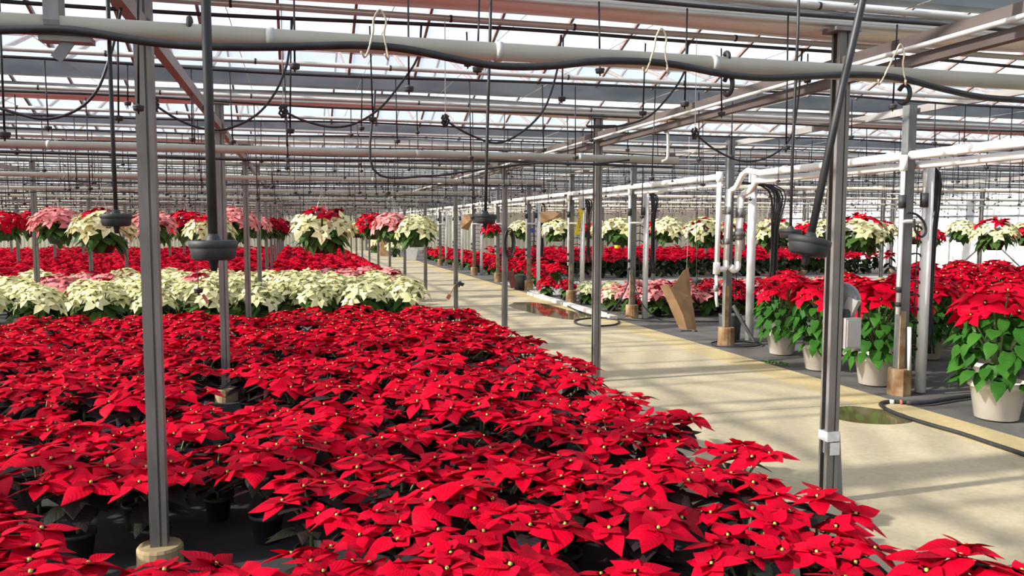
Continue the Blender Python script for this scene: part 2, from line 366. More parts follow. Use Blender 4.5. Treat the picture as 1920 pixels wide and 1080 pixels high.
# thin curtain wires
bb = MB(); bb.tube([(0, 1.0, 2.76), (0, 46, 2.76)], .0025, 4); wm = bb.mesh('curtain_wire', M['wire'])
for i, x in enumerate((-5.2, -3.9, -2.7, -1.6, -.35, .55, 1.3, 2.1, 3.3, 3.9, 4.6, 6.4, 7.4)):
    tag(obj('curtain_wire', wm, None, (x, 0, 0)), 'thin taut wire stretched below the roof gutters', 'wire', 'taut wires under the roof')

# ------------------------------------------------------------------ posts
def post(X, Y, label, top=2.62, group=None, foot='', w=.072, base_z=.0, lean=0, side='dark'):
    t = thing('steel_post', (X, Y, 0), label, 'post', group)
    h = w/2; q = .004; L = .014     # channel section, open towards -X
    pf = [(h, -h), (h, h), (-h, h), (-h, h-L), (-h+q, h-L), (-h+q, h-q), (h-q, h-q), (h-q, -h+.014), (-h+q, -h+.014), (-h+q, -h+L+.01), (-h, -h+L+.01), (-h, -h), (h*.15, -h), (h*.15, -h+.009), (h*.42, -h+.009), (h*.42, -h)]
    n = len(pf); m = MB(); m.add([(x, y, .0) for x, y in pf]+[(x, y, top) for x, y in pf], [(i, (i+1) % n, n+(i+1) % n, n+i) for i in range(n)]); m.build('column', M['dark_steel'], t)
    if foot == 'cap':
        m = MB(); m.lathe([(.10, -.02), (.10, .10), (.092, .112), (0, .114)], n=20); m.build('concrete_footing', M['concap'], t)
    m = MB(); m.box((0, 0, top-.01), (.16, .12, .02)); m.build('head_plate', M['dark_steel'], t)
    return t
pA = post(XR, Y0, 'steel post with silver tape, metal box and round reel')
pL = post(XL, Y0, 'tall steel post on a round concrete cap in the red bed', foot='cap')
post(XR, ROW(1), 'steel post at the bed edge, first behind the taped one')
post(XL, ROW(1), 'steel post rising from a stubby concrete block in the red bed', foot='cap')
post(XR, ROW(2), 'steel post with dark hose coil and dark red tag')
post(XR, ROW(3), 'steel post with rubber weight strapped on and red tag')
for k in range(4, 12): post(XR, ROW(k), 'steel post in the distant row along the walkway edge', group='distant posts along the walkway')
post(XL, ROW(2), 'slim steel post, third in the row of the round-capped post')
for k in range(3, 12): post(XL, ROW(k), 'steel post in the row through the cream and far red beds', group='distant posts through the beds')
for k in range(3, 11): post(XLL, ROW(k), 'steel post in the row left of the round-capped post', group='posts of the next row over')
for k in range(4, 11): post(-7.62, ROW(k), 'steel post in the row crossing the pink hanging baskets', group='posts of the row behind pink baskets')
for k in range(5, 10): post(-11.1, ROW(k), 'steel post in the far side row of the house', group='posts of the far side row')
for X in (9.0, 12.5, 16.0, 19.4):
    for k in range(4, 9): post(X, ROW(k)+.9, 'pale steel post on a concrete stub beyond the cross aisle', group='posts of the right house', foot='cap', w=.08)
# silver tape, box, reel on the taped post
m = MB(); m.box((0, 0, .385), (.080, .082, .055)); m.box((.012, -.001, .315), (.058, .082, .07)); m.build('silver_tape', M['tape'], pA)
rb_ = thing('control_box', (XR, Y0, 0), 'small beige metal box bolted to the taped steel post', 'box')
m = MB(); m.box((.095, .0, .965), (.10, .11, .17)); m.build('case', M['boxgrey'], rb_)
m = MB(); m.box((.095, -.057, .965), (.085, .008, .15)); m.build('cover', M['boxgrey'], rb_)
m = MB(); m.lathe([(.03, 0), (.03, .03), (.02, .045), (0, .045)], (.08, 0, 1.05), 12); m.build('gland', M['rubber'], rb_)
m = MB(); m.tube(smooth_pts([(.07, 0, .89), (.055, .01, .75), (.05, .02, .5), (.05, .02, .2)]), .006, 6); m.build('cable', M['hose'], rb_, True)
rl = thing('round_reel', (XR+.10, Y0+.06, 1.14), 'round dull metal reel fixed to the taped steel post', 'reel', rz=.5)
rq = Matrix.Rotation(PI/2, 3, 'Y')
m = MB(); m.lathe([(.0, -.03), (.095, -.03), (.10, -.022), (.10, .022), (.095, .03), (0, .03)], n=28, rot=rq); m.build('drum', M['steel'], rl, True)
m = MB(); m.box((-.02, -.06, -.04), (.05, .06, .12), Matrix.Rotation(.4, 3, 'X')); m.build('bracket', M['boxgrey'], rl)
m = MB(); m.box((.015, -.095, -.045), (.015, .012, .10)); m.build('guard', M['ink'], rl)
pl = MB(); pl.box((0, 0, .2), (.05, .006, .40)); q = pl.build('metal_plate', M['steel']); q.location = (XR+.09, Y0+.01, .0); q.rotation_euler = (0, -.10, .2)
tag(q, 'thin metal plate leaning against the taped steel post', 'plate')

# ------------------------------------------------------------------ lateral pipes and hoses
BIGY = lambda k: 2.488 + S*k
BIGZ = 2.097
def lat_tube(name, x1, x2, r, mat_, n=10, seg=1):
    bb = MB(); bb.tube([(x1+(x2-x1)*i/seg, 0, 0) for i in range(seg+1)], r, n); return bb.mesh(name, mat_, True)
bigm = lat_tube('pipe_run', XMIN, 3.06, .0275, M['pipe'], 14)
bb = MB(); bb.tube([(-.011, 0, 0), (.011, 0, 0)], .0305, 14); coupm = bb.mesh('coupling_ring', M['pipe2'], True)
bigr = lat_tube('pipe_run', 5.9, XMAX, .025, M['pipe'], 10)
for k in range(0, NB-1):
    lab = 'thick white pipe slung across the greenhouse, nearest to the taped post' if k == 0 else ('thick white pipe ending at a bent hook beside the walkway' if k == 1 else 'thick white pipe across the bays, %s behind the capped post' % ORD[k])
    t = thing('white_pipe', (0, BIGY(k), BIGZ), lab, 'pipe', 'thick white cross pipes'); obj('pipe_run', bigm, t)
    if k < 3:
        for x in ((-.06, .62, 1.36) if k == 0 else (-1.6, .9, 2.2)): obj('coupling_ring', coupm, t, (x, 0, 0))
    if k >= 2:
        t = thing('white_pipe', (0, BIGY(k)+.3, BIGZ), 'thick white pipe slung across the house right of the plumbing', 'pipe', 'thick white pipes of the right house'); obj('pipe_run', bigr, t)
def hose_mesh(x1, x2, amp, seed, r=.0105, step=.16):
    rr = random.Random(seed); ph = [rr.uniform(0, 6.3) for _ in range(4)]
    n = int((x2-x1)/step); pts = []
    for i in range(n+1):
        x = x1+(x2-x1)*i/n
        pts.append((x, .01*math.sin(x*1.7+ph[0]), amp*(math.sin(x*1.15+ph[1])*.6+math.sin(x*2.3+ph[2])*.3+math.sin(x*.5+ph[3])*.5)))
    bb = MB(); bb.tube(pts, r, 7); return bb.mesh('drip_hose', M['hose'], True)
hv = [hose_mesh(XMIN, 3.0, .022, s) for s in range(3)]
def big_hose0():
    """hose under the nearest thick pipe, following the waves of the photograph"""
    px = [(-60, 58), (60, 55), (140, 57), (240, 73), (330, 84), (420, 88), (520, 88), (600, 86), (680, 85), (760, 92), (860, 112), (940, 124), (1030, 124), (1120, 115), (1200, 115), (1270, 122), (1350, 138), (1430, 146), (1500, 144), (1600, 140), (1680, 145), (1760, 165), (1840, 182), (1920, 188)]
    pts = [onY(x, y, BIGY(0)-.035) for x, y in px]
    bb = MB(); bb.tube(smooth_pts(pts, 4), .0115, 8); return bb.build('drip_hose', M['hose'], None, True)
tag(big_hose0(), 'black hose waving along the underside of the nearest thick white pipe', 'hose')
for k in range(1, NB-1):
    tag(obj('drip_hose', hv[k % 3], None, (0, BIGY(k)-.02, BIGZ-.065)), 'black hose clipped beneath a thick white pipe', 'hose', 'hoses under thick white pipes')
THINY = [1.5, 2.72, 3.42, 4.12, 5.5] + [6.98 + 1.22*i for i in range(33)]
TZ = 2.60
thm = lat_tube('conduit_run', XMIN, XMAX, .0165, M['pipe2'], 8)
thv = [hose_mesh(XMIN, XMAX, .018, 20+s, .0095) for s in range(4)]
bb = MB(); bb.tube([(-.006, 0, 0), (.006, 0, 0)], .019, 8); clipm = bb.mesh('pipe_clip', M['hose'], True)
def CLAB(i, pre):
    j = i-3
    if j < -1: return pre + 'before the thick white pipe'
    if j < 0: return pre + 'just before the taped post'
    return pre + (ORD[j] + ' beyond the taped post' if j < 12 else 'far beyond the taped post')
for i, y in enumerate(THINY):
    t = thing('conduit', (0, y, TZ), CLAB(i, 'slim grey conduit crossing under the roof, '), 'pipe', 'slim cross conduits'); obj('conduit_run', thm, t)
    if y < 9:
        for j in range(9): obj('pipe_clip', clipm, t, (-4+j*.95+R.uniform(-.3, .3), 0, 0))
    tag(obj('drip_hose', thv[i % 4], None, (0, y-.012, TZ-.052)), CLAB(i, 'black hose beneath the slim conduit that is '), 'hose', 'hoses under slim conduits')

# strap bracket, hooks and wire hangers on the nearest thick pipe
def hookring(px, py, r=.03, label=''):
    P = onY(px, py, BIGY(0)-.0)
    bb = MB(); pts = [(0, -.02+.0*math.sin(a), 0) for a in ()]
    pts = [P + Vector((0, math.cos(a)*r*.9, math.sin(a)*r)) for a in [2*PI*i/14*.8+.6 for i in range(15)]]
    bb.tube(pts, .008, 8); tag(bb.build('cable_clip', M['rubber'], None, True), label, 'clip')
def strap():
    c = onY(102, 42, BIGY(0)); t = thing('pipe_strap', c, 'grey metal strap looped under the nearest thick white pipe', 'strap')
    bb = MB(); pts = [(0, -.034, .30), (0, -.034, 0)] + [(0, -.034*math.cos(a), -.034*math.sin(a)) for a in [PI*i/8 for i in range(1, 8)]] + [(0, .034, 0), (0, .034, .30)]
    for (y1, z1), (y2, z2) in zip([p[1:] for p in pts], [p[1:] for p in pts[1:]]):
        for x0 in (-.019,): bb.add([(x0, y1, z1), (x0+.038, y1, z1), (x0+.038, y2, z2), (x0, y2, z2), (x0, y1*.88, z1), (x0+.038, y1*.88, z1), (x0+.038, y2*.88, z2), (x0, y2*.88, z2)], [(0, 1, 2, 3), (7, 6, 5, 4), (0, 4, 5, 1), (2, 6, 7, 3), (1, 5, 6, 2), (3, 7, 4, 0)])
    bb.build('strap_band', M['steel'], t)
    bb = MB(); bb.box((.03, 0, -.046), (.13, .05, .014)); bb.build('clamp_plate', M['beam'], t)
    bb = MB(); bb.box((.02, -.01, -.075), (.03, .006, .06), Matrix.Rotation(.6, 3, 'Y')); bb.build('tab', M['steel'], t)
strap()
def wire_hanger(p_top, p_l, p_r, Y, label, r=.0032):
    a, l, rr = onY(*p_top, Y), onY(*p_l, Y), onY(*p_r, Y); hw = .018
    pts = [l+Vector((-.015, -.01, .012)), l, l.lerp(a, .5), a+Vector((-hw, 0, -.03)), a, a+Vector((hw, 0, -.03)), rr.lerp(a, .5), rr, rr+Vector((-.012, -.015, .01))]
    bb = MB(); bb.tube(smooth_pts(pts, 4), r, 6); tag(bb.build('wire_hanger', M['tanwire'], None, True), label, 'hanger')
wire_hanger((712, 18), (686, 106), (728, 110), BIGY(0)-.045, 'tan wire hanger over the thick pipe with its ends bent up')
wire_hanger((1240, 53), (1211, 135), (1253, 136), BIGY(0)-.045, 'tan wire hanger on the thick pipe above the walkway end of the bed')
wire_hanger((1688, 83), (1650, 157), (1698, 158), BIGY(0)-.045, 'tan wire hanger on the thick pipe beside the curled clip')
hookring(356, 48, .02, 'small dark clip standing on the thick white pipe above the capped post')
hookring(1365, 160, .032, 'curled dark clip hanging below the thick pipe near its middle')
hookring(1695, 177, .032, 'curled dark clip hanging below the thick pipe near the taped post')
hookring(1362, 108, .016, 'small dark clip standing on top of the thick white pipe')
# bent end hook of the second thick pipe
e = onY(1252, 250, BIGY(1)-.05); bb = MB(); bb.tube(smooth_pts([e+Vector((0, .05, .02)), e, e+Vector((.0, -.01, -.15)), e+Vector((-.01, -.01, -.21)), e+Vector((-.05, -.01, -.23))], 5), .013, 8)
tag(bb.build('pipe_hook', M['pipe2'], None, True), 'grey bent hook hanging at the end of a thick white pipe', 'hook')

bb = MB(); bb.tube(smooth_pts([(-.018, 0, -.02), (-.016, 0, .012), (0, 0, .03), (.016, 0, .012), (.012, 0, -.06), (.004, 0, -.17), (.008, 0, -.21), (.03, 0, -.225), (.045, 0, -.20), (.043, 0, -.18)], 4), .0024, 5); hkm = bb.mesh('wire_hook', M['wire'], True)
rh = random.Random(77)
for k in range(1, 5):
    for q in range(7):
        x = rh.uniform(-.45*BIGY(k)-.2, min(2.9, .75*BIGY(k)))
        o = obj('wire_hook', hkm, None, (x, BIGY(k), BIGZ+.002)); o.rotation_euler = (0, 0, rh.uniform(-.6, .6)); o.scale = (1, 1, 1)
        tag(o, 'empty wire hook on the thick white pipe, %s from the capped post' % ORD[k], 'hook', 'empty wire hooks on pipes')
for k in range(2, 5):
    for q in range(6):
        o = obj('wire_hook', hkm, None, (rh.uniform(6.2, .95*BIGY(k)+1), BIGY(k)+.3, BIGZ+.002)); o.rotation_euler = (0, 0, rh.uniform(-.6, .6))
        tag(o, 'empty wire hook on a thick pipe of the right house', 'hook', 'empty wire hooks of the right house')
# ------------------------------------------------------------------ drip drop lines with weights
def weight_mesh(r, h):
    bb = MB(); bb.lathe([(0, -h*2.3), (r*.13, -h*2.3), (r*.2, -h*1.15), (r*.72, -h*1.1), (r*.88, -h*.95), (r*.95, h*.1), (r*.95, h*.2), (r, h*.28), (r, h*.92), (r*.95, h), (r*.9, h*.78), (r*.32, h*.72), (r*.28, h*1.3), (r*.2, h*1.7), (0, h*1.7)], n=20)
    return bb
wsm = weight_mesh(.021, .010).mesh('drip_weight', M['rubber'], True)
bb = MB(); bb.tube([(0, 0, -1), (0, 0, 0)], .0042, 5); dtm = bb.mesh('drop_tube', M['hose'], True)
def big_drop(top, bot, wpx, tube_r, label, tilt=0):
    """one of the five near lines: its weight is 85 mm wide, which gives its distance"""
    d = ray(*bot); P = EYE + d*(.085/wpx); T = onY(top[0], top[1], P.y)
    dirv = (T-P).normalized(); T = P + dirv*((2.58-P.z)/dirv.z)
    t = thing('drip_line', P, label, 'drip line')
    bb = MB(); q = dirv.to_track_quat('Z', 'Y').to_matrix()
    L = (T-P).length; bb.tube([q @ Vector((0, 0, .012)), q @ Vector((.004, .0, L*.3)), q @ Vector((-.003, 0, L*.7)), q @ Vector((0, 0, L))], tube_r, 10); bb.build('drop_tube', M['hose'], t, True)
    mm = weight_mesh(.0425, .017); mm.v = [tuple(q @ Vector(v)) for v in mm.v]; mm.build('drip_weight', M['rubber'], t, True)
    mm = MB(); mm.lathe([(.0125, .0126), (.0378, .0132), (.0378, .0140), (.0125, .0138)], n=20); mm.v = [tuple(q @ Vector(v)) for v in mm.v]; mm.build('dusty_top', M['dust'], t)
    return t
big_drop((386, 0), (400, 468), 88, .0085, 'thick black drip line with wide disc weight over the pale beds')
big_drop((202, 0), (218, 412), 56, .0058, 'grey black drip line with disc weight before the cream hanging basket')
big_drop((920, 0), (910, 410), 42, .0060, 'straight drip line with small disc weight before the distant plumbing columns')
big_drop((1618, 0), (1516, 462), 78, .0078, 'slanting drip line with dusty disc weight before the taped post')
big_drop((1497, 0), (1482, 438), 42, .0055, 'drip line with dark disc weight partly behind the dusty slanting one')
def drop(x, y, ztop, zbot, label, group, lean=(0, 0)):
    t = thing('drip_line', (x, y, zbot), label, 'drip line', group); L = ztop-zbot
    mt = Matrix(((1, 0, -lean[0], lean[0]*0), (0, 1, -lean[1], 0), (0, 0, L, L), (0, 0, 0, 1)))
    obj('drop_tube', dtm, t, mtx=Matrix.Translation((0, 0, L)) @ Matrix.Diagonal((1, 1, L, 1)))
    obj('drip_weight', wsm, t); t.rotation_euler = (lean[0], lean[1], 0)
cand = []
rd = random.Random(11)
for i, y in enumerate(THINY):
    if y < 3: continue
    x = -9.0 if y < 20 else -14
    while x < (12 if y < 15 else 19):
        x += rd.uniform(.22, .6) if y < 9 else rd.uniform(.14, .40)
        if 3.2 < x < 5.0 and y < 14 and rd.random() < .6: continue
        zb = rd.choice((rd.uniform(2.0, 2.4), rd.uniform(1.72, 2.25), rd.uniform(1.85, 2.3)))
        u, v = pix((x, y, zb))
        if -40 < u < 1960: cand.append((depth((x, y, zb)), x, y, TZ-.06, zb, CLAB(i, 'thin black drip line hung from the slim conduit ')))
for k in range(1, NB-1):
    x = -9.0
    while x < 3:
        x += rd.uniform(.5, 1.3); y = BIGY(k)-.03; zb = rd.uniform(1.62, 1.85)
        u, v = pix((x, y, zb))
        if -40 < u < 1960 and rd.random() < .7: cand.append((depth((x, y, zb)), x, y, BIGZ-.05, zb, 'low drip line on the thick white pipe, %s from the capped post' % ORD[k]))
cand.sort()
fd = MB()
for i, (d, x, y, zt, zb, lab) in enumerate(cand):
    if i < 285: drop(x, y, zt, zb, lab, 'drip lines hanging from the overhead hoses', (rd.uniform(-.02, .02), rd.uniform(-.03, .03)))
    else:
        fd.tube([(x, y, zb), (x+rd.uniform(-.03, .03), y, zt)], .005, 4, False); fd.lathe([(.002, -.02), (.02, -.008), (.02, .008), (.004, .02)], (x, y, zb), 6)
tag(fd.build('distant_drip_lines', M['hose']), 'crowd of distant black drip lines hanging below the far pipes', 'drip lines', kind='stuff')
# sagging black tubes tied in loops
def sag(pts, Y, r, label, knots=()):
    P = [onY(x, y, Y) for x, y in pts]; P = P + [Vector((P[-1].x+.02, Y, max(TZ-.05, P[-1].z+.05)))]; t = thing('sagging_tube', P[0], label, 'tube')
    bb = MB(); bb.tube(smooth_pts([p-P[0] for p in P], 5), r, 7); bb.build('tube_run', M['hose'], t, True)
    for k in knots:
        c = P[k]-P[0]; m = MB(); m.tube([c, (c.x, c.y, TZ-P[0].z)], .002, 4); m.build('tie_wire', M['wire'], t); m = MB(); pts2 = [c+Vector((.02*math.sin(a*2.3)*math.cos(a), .014*math.sin(a), .03*math.cos(a*1.3))) for a in [i*.55 for i in range(18)]]
        m.tube(pts2, r*1.1, 6); m.build('knot', M['hose'], t, True)
sag([(-40, 190), (30, 212), (85, 223), (140, 208), (180, 172), (205, 110), (222, 40), (236, -30)], 3.41, .0058, 'black tube sagging in a wide loop left of the capped post')
sag([(289, 196), (330, 222), (375, 240), (425, 242), (480, 216), (515, 175), (535, 130), (542, 96)], 4.10, .0058, 'black tube tied to the capped post and rising in a curve', (0,))
sag([(531, 208), (570, 226), (620, 238), (665, 232), (710, 205), (745, 165), (783, 108)], 4.10, .0058, 'black tube knotted at one end, sagging between two conduits', (0,))
sag([(835, 226), (880, 252), (930, 268), (975, 250), (1020, 205), (1045, 130)], 4.10, .0058, 'black tube with a coiled knot, sagging past the straight drip line', (0,))
sag([(1155, 236), (1100, 237), (1150, 238), (1210, 222), (1250, 185), (1283, 135)], 4.10, .0058, 'black tube curving down before the double beam')
sag([(1303, 250), (1340, 280), (1390, 302), (1440, 295), (1480, 262), (1495, 200)], 4.10, .0055, 'black tube sagging beside the slanting drip line', (0,))
sag([(1180, 300), (1100, 308), (1010, 306), (900, 318), (800, 330), (700, 318)], 6.1, .009, 'long black hose drooping under the second thick pipe')

# ------------------------------------------------------------------ plants
def leaf(nl, half, wid, fold, droop, twist=0, lobe=0, rise=0.0, pet=.10):
    """leaf blade of unit length along +X from the origin; returns verts, faces, uvs"""
    V = [(0, 0, 0)]; UV = [(0, 0)]; F_ = []; rows = []
    for i in range(nl):
        t = pet + (1-pet)*(i+.35)/(nl+.15) if i < nl else 1
        u = (t-pet)/(1-pet); w = wid*(math.sin(PI*min(1, u**.72)))**.9*(1.08-.25*u) + .012
        if lobe: w *= 1+lobe*math.sin(u*13)
        cz = rise*t - droop*t*t; row = []
        for j in range(-half, half+1):
            s = j/half; a = abs(s)
            V.append((t-.05*a*a, s*w, cz + fold*a*w - .35*w*a*a*.6 + twist*s*w*t)); UV.append((t, s)); row.append(len(V)-1)
        rows.append(row)
    V.append((1.0, 0, rise-droop)); UV.append((1, 0)); tip = len(V)-1
    for j in range(2*half): F_.append((0, rows[0][j+1], rows[0][j])[::-1])
    for a, c in zip(rows, rows[1:]):
        for j in range(2*half): F_.append((a[j], c[j], c[j+1], a[j+1])[::-1])
    for j in range(2*half): F_.append((rows[-1][j], tip, rows[-1][j+1])[::-1])
    return V, F_, UV
def leaf_obj_mesh(name, mat_, *a, **k):
    V, F_, UV = leaf(*a, **k); bb = MB(); bb.add(V, F_, UV); return bb.mesh(name, mat_, True)
BR_HI = [(5, 2, .28, .28, .08, .1), (5, 2, .32, .20, .18, -.15), (5, 2, .26, .40, .03, .2), (5, 2, .34, .16, .26, .05), (5, 2, .30, .45, .12, -.1)]
BR_LO = [(3, 1, .32, .28, .12, 0), (3, 1, .34, .22, .30, 0), (3, 1, .29, .36, .06, 0)]
def bract_set(m): return [leaf_obj_mesh('bract', m, *a) for a in BR_HI]
BRS = {'r': bract_set(M['rb']), 'd': bract_set(M['rb2'])}
LF = {'gl': [leaf_obj_mesh('leaf', M['gl'], 5, 2, .30, .3, d, .1, .05) for d in (.15, .3, .45)], 'gl2': [leaf_obj_mesh('leaf', M['gl2'], 5, 2, .32, .28, d, .1, .07) for d in (.12, .3, .5)]}
def bud_mesh():
    bb = MB(); n = 10; prof = [(.003, -.002), (.0065, .0), (.007, .004), (.005, .008), (.0, .009)]
    bb.lathe(prof, n=n); bb.v = [(x*(1+.35*math.sin(5*math.atan2(y, x))), y*(1+.35*math.sin(5*math.atan2(y, x))), z+.0025*math.cos(5*math.atan2(y, x))) for x, y, z in bb.v]
    return bb.mesh('flower_head', M['bud'], True)
BUD = bud_mesh()
def whorl(rr, size):
    """bract placements for one head: (yaw, elevation, length, roll)"""
    out = []; n1 = rr.choice((5, 5, 6)); a0 = rr.uniform(0, 6.3)
    for i in range(n1): out.append((a0+2*PI*i/n1+rr.uniform(-.25, .25), rr.uniform(-.22, .14), size*rr.uniform(.8, 1.2), rr.uniform(-.35, .35)))
    n2 = rr.choice((2, 3, 4))
    for i in range(n2): out.append((a0+.6+2*PI*i/n2+rr.uniform(-.3, .3), rr.uniform(.15, .5), size*rr.uniform(.5, .75), rr.uniform(-.4, .4)))
    return out
def bmtx(yaw, el, L, roll): return Matrix.Rotation(yaw, 4, 'Z') @ Matrix.Rotation(-el, 4, 'Y') @ Matrix.Rotation(roll, 4, 'X') @ Matrix.Scale(L, 4)
def add_leaf(bb, shape, mtx, center=None):
    V, F_, UV = shape; vs = [tuple(mtx @ Vector(v)) for v in V]
    if center is None: bb.add(vs, F_, UV); return
    o = len(bb.v)-1      # vertex 0 of the leaf is the shared one
    bb.v.extend(vs[1:])
    for i, q in enumerate(UV[1:]): bb.uv[o+1+i] = q
    for f in F_: bb.f.append(tuple(center if i == 0 else i+o for i in f)); bb.mi.append(bb.cur)
LOSH = [leaf(*a) for a in BR_LO]; LOLEAF = [leaf(3, 1, .31, .25, d, 0, 0, .05) for d in (.2, .4, .55)]
def head_mesh(key, size, seed, shapes=LOSH):
    rr = random.Random(seed); bb = MB(); bb.add([(0, 0, 0)], [], [(0, 0)])
    for (yw, el, L, ro) in whorl(rr, size): add_leaf(bb, rr.choice(shapes), bmtx(yw, el, L, ro), 0)
    bb.cur = 1; bb.lathe([(.006, .002), (.010, .01), (.0, .016)], n=6)
    return bb.mesh('flower_head', [M[key], M['bud']], True)
HD = {}
for key in ('rb', 'wb', 'pb', 'rb2'): HD[key] = [head_mesh(key, .115, 100+i+hash(len(key))) for i in range(5)]
HD['pw'] = HD['pb'][:2] + HD['wb'][:1]
def pot_mesh(r1, r2, h, m_, rim=.02):
    bb = MB(); bb.lathe([(r1*.93, 0), (r1, .004), (r2*.95, h-rim), (r2*.955, h-rim), (r2*1.03, h-rim+.003), (r2*1.03, h), (r2*.93, h), (r2*.9, h-.025), (0, h-.02)], n=24)
    return bb.mesh('pot', m_, True)
POT_S = pot_mesh(.055, .075, .13, M['potblack']); POT_M = pot_mesh(.07, .095, .16, M['potblack']); POT_G = pot_mesh(.06, .08, .13, M['potdark'])
POT_L = pot_mesh(.15, .20, .29, M['potcream'], .045); BOWL = pot_mesh(.09, .15, .16, M['potdark'])
def stem_mesh(ends, z0, zb, r=.006):
    bb = MB(); bb.tube([(0, 0, z0), (0, 0, zb)], r*1.5, 6)
    for e_ in ends: bb.tube([(0, 0, zb-.01), Vector(e_)*.5+Vector((0, 0, zb*.45+.03)), e_], [r*1.1, r, r*.7], 5)
    return bb.mesh('stem', M['stem'], True)
def orient(p, n, spin=0):
    """matrix at p with local z along n"""
    return Matrix.Translation(p) @ Vector(n).to_track_quat('Z', 'Y').to_matrix().to_4x4() @ Matrix.Rotation(spin, 4, 'Z')
# -- carpet plants: layouts shared by all
def carpet_layout(seed):
    rr = random.Random(seed); hs_ = [(Vector((rr.uniform(-.03, .03), rr.uniform(-.03, .03), rr.uniform(.40, .44))), Vector((rr.uniform(-.15, .15), rr.uniform(-.15, .15), 1)))]
    n = 5; a0 = rr.uniform(0, 6)
    for i in range(n):
        a = a0+2*PI*i/n+rr.uniform(-.25, .25); r = rr.uniform(.13, .19); hs_.append((Vector((r*math.cos(a), r*math.sin(a), rr.uniform(.33, .41))), Vector((.2*math.cos(a), .2*math.sin(a), 1))))
    lv = []
    for i in range(13):
        a = 2*PI*i/13+rr.uniform(-.2, .2); lv.append((a, rr.uniform(.20, .37), rr.uniform(-.3, .25), rr.uniform(.13, .19), rr.randrange(3)))
    return hs_, lv
CL = [carpet_layout(40+i) for i in range(4)]
CST = [stem_mesh([h[0] for h in l[0]], .12, .2) for l in CL]
def foliage_mesh(lv, key, r0=.02, shapes=LOLEAF):
    bb = MB(); z0 = min(l[1] for l in lv)
    bb.tube([(0, 0, z0-.05), (0, 0, max(l[1] for l in lv))], .008, 5, False)
    for (a, z, el, L, j) in lv: add_leaf(bb, shapes[j], Matrix.Translation((r0*math.cos(a), r0*math.sin(a), z)) @ bmtx(a, el, L, 0))
    return bb.mesh('foliage', M[key], True)
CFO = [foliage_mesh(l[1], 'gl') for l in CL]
posts_xy = [(XL, ROW(k)) for k in range(5)] + [(XR, ROW(k)) for k in range(5)] + [(XLL, ROW(k)) for k in range(5)]
bed = []
rb2 = random.Random(5); SPX, SPY = .43, .385; j = 0; y = 1.35
while y < 11.15:
    x = 2.17 - (j % 2)*SPX/2
    while x > -7:
        px_ = x + rb2.uniform(-.05, .05); py_ = y + rb2.uniform(-.05, .05)
        if 5.62 < py_ < 5.85 and px_ < 1.3: py_ -= .1
        u, v = pix((px_, py_, .42)); u2, v2 = pix((px_, py_, .1))
        ok = -130 < u < 2050 and v < 1190 and all((px_-a)**2+(py_-c)**2 > .2**2 for a, c in posts_xy) and (px_-XL-.03)**2+(py_-Y0+.22)**2 > .31**2 and all((px_-XL-.03*q)**2+(py_-ROW(1)+.2+.33*q)**2 > .22**2 for q in range(5)) and (px_-XL-.10)**2+(py_-Y0+.62)**2 > .24**2 and (px_ > 1.5 or rb2.random() > .03)
        if ok: bed.append((depth((px_, py_, .4)), px_, py_))
        x -= SPX
    y += SPY; j += 1
    if abs(y-6.0) < .2: y += .12
bed.sort()
NFULL, NBED = 175, 300
def bed_label(x, y):
    for X, Y, n in ((XL, ROW(0), 'around the round-capped post'), (XL, ROW(1), 'around the stub-footed post'), (XL, ROW(2), 'around the slim third post'), (XR, ROW(0), 'at the foot of the taped post'), (XR, ROW(1), 'at the foot of the next bed-edge post')):
        if math.hypot(x-X, y-Y) < (.75 if X == XL else 1.05): return 'red poinsettia growing '+n
    if x > 1.45: return 'red poinsettia on the walkway edge of the carpet, ' + ('before the taped post' if y < ROW(0) else 'between taped post and next post' if y < ROW(1) else 'beyond the second bed-edge post')
    sd = 'walkway side' if x > XL else 'far side'
    return 'red poinsettia in the carpet, %s of capped posts, %s' % (sd, 'before the first' if y < ROW(0) else 'between first and second' if y < ROW(1) else 'beyond the second')
for i, (d, x, y) in enumerate(bed[:NBED]):
    li = rb2.randrange(4); hs_, lv = CL[li]; rr = random.Random(1000+i)
    t = thing('red_poinsettia', (x, y, 0), bed_label(x, y), 'plant', 'red poinsettias of the near bed', rr.uniform(0, 6.28), rr.uniform(.86, 1.13))
    obj('pot', POT_S, t); obj('stem', CST[li], t)
    if i < NFULL:
        for (p, n) in hs_:
            h = obj('flower_head', BUD, t, mtx=orient(p, n+Vector((rr.uniform(-.15, .15), rr.uniform(-.15, .15), 0)), rr.uniform(0, 6)))
            for (yw, el, L, ro) in whorl(rr, .134): obj('bract', BRS['d' if rr.random() < .18 else 'r'][rr.randrange(5)], h, mtx=bmtx(yw, el, L, ro))
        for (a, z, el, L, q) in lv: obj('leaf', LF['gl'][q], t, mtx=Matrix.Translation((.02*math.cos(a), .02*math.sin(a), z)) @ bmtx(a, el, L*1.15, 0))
    else:
        for (p, n) in hs_: obj('flower_head', HD['rb'][rr.randrange(5)], t, mtx=orient(p, n, rr.uniform(0, 6)) @ Matrix.Scale(1.2, 4))
        obj('foliage', CFO[li], t)
print('bed plants', len(bed))
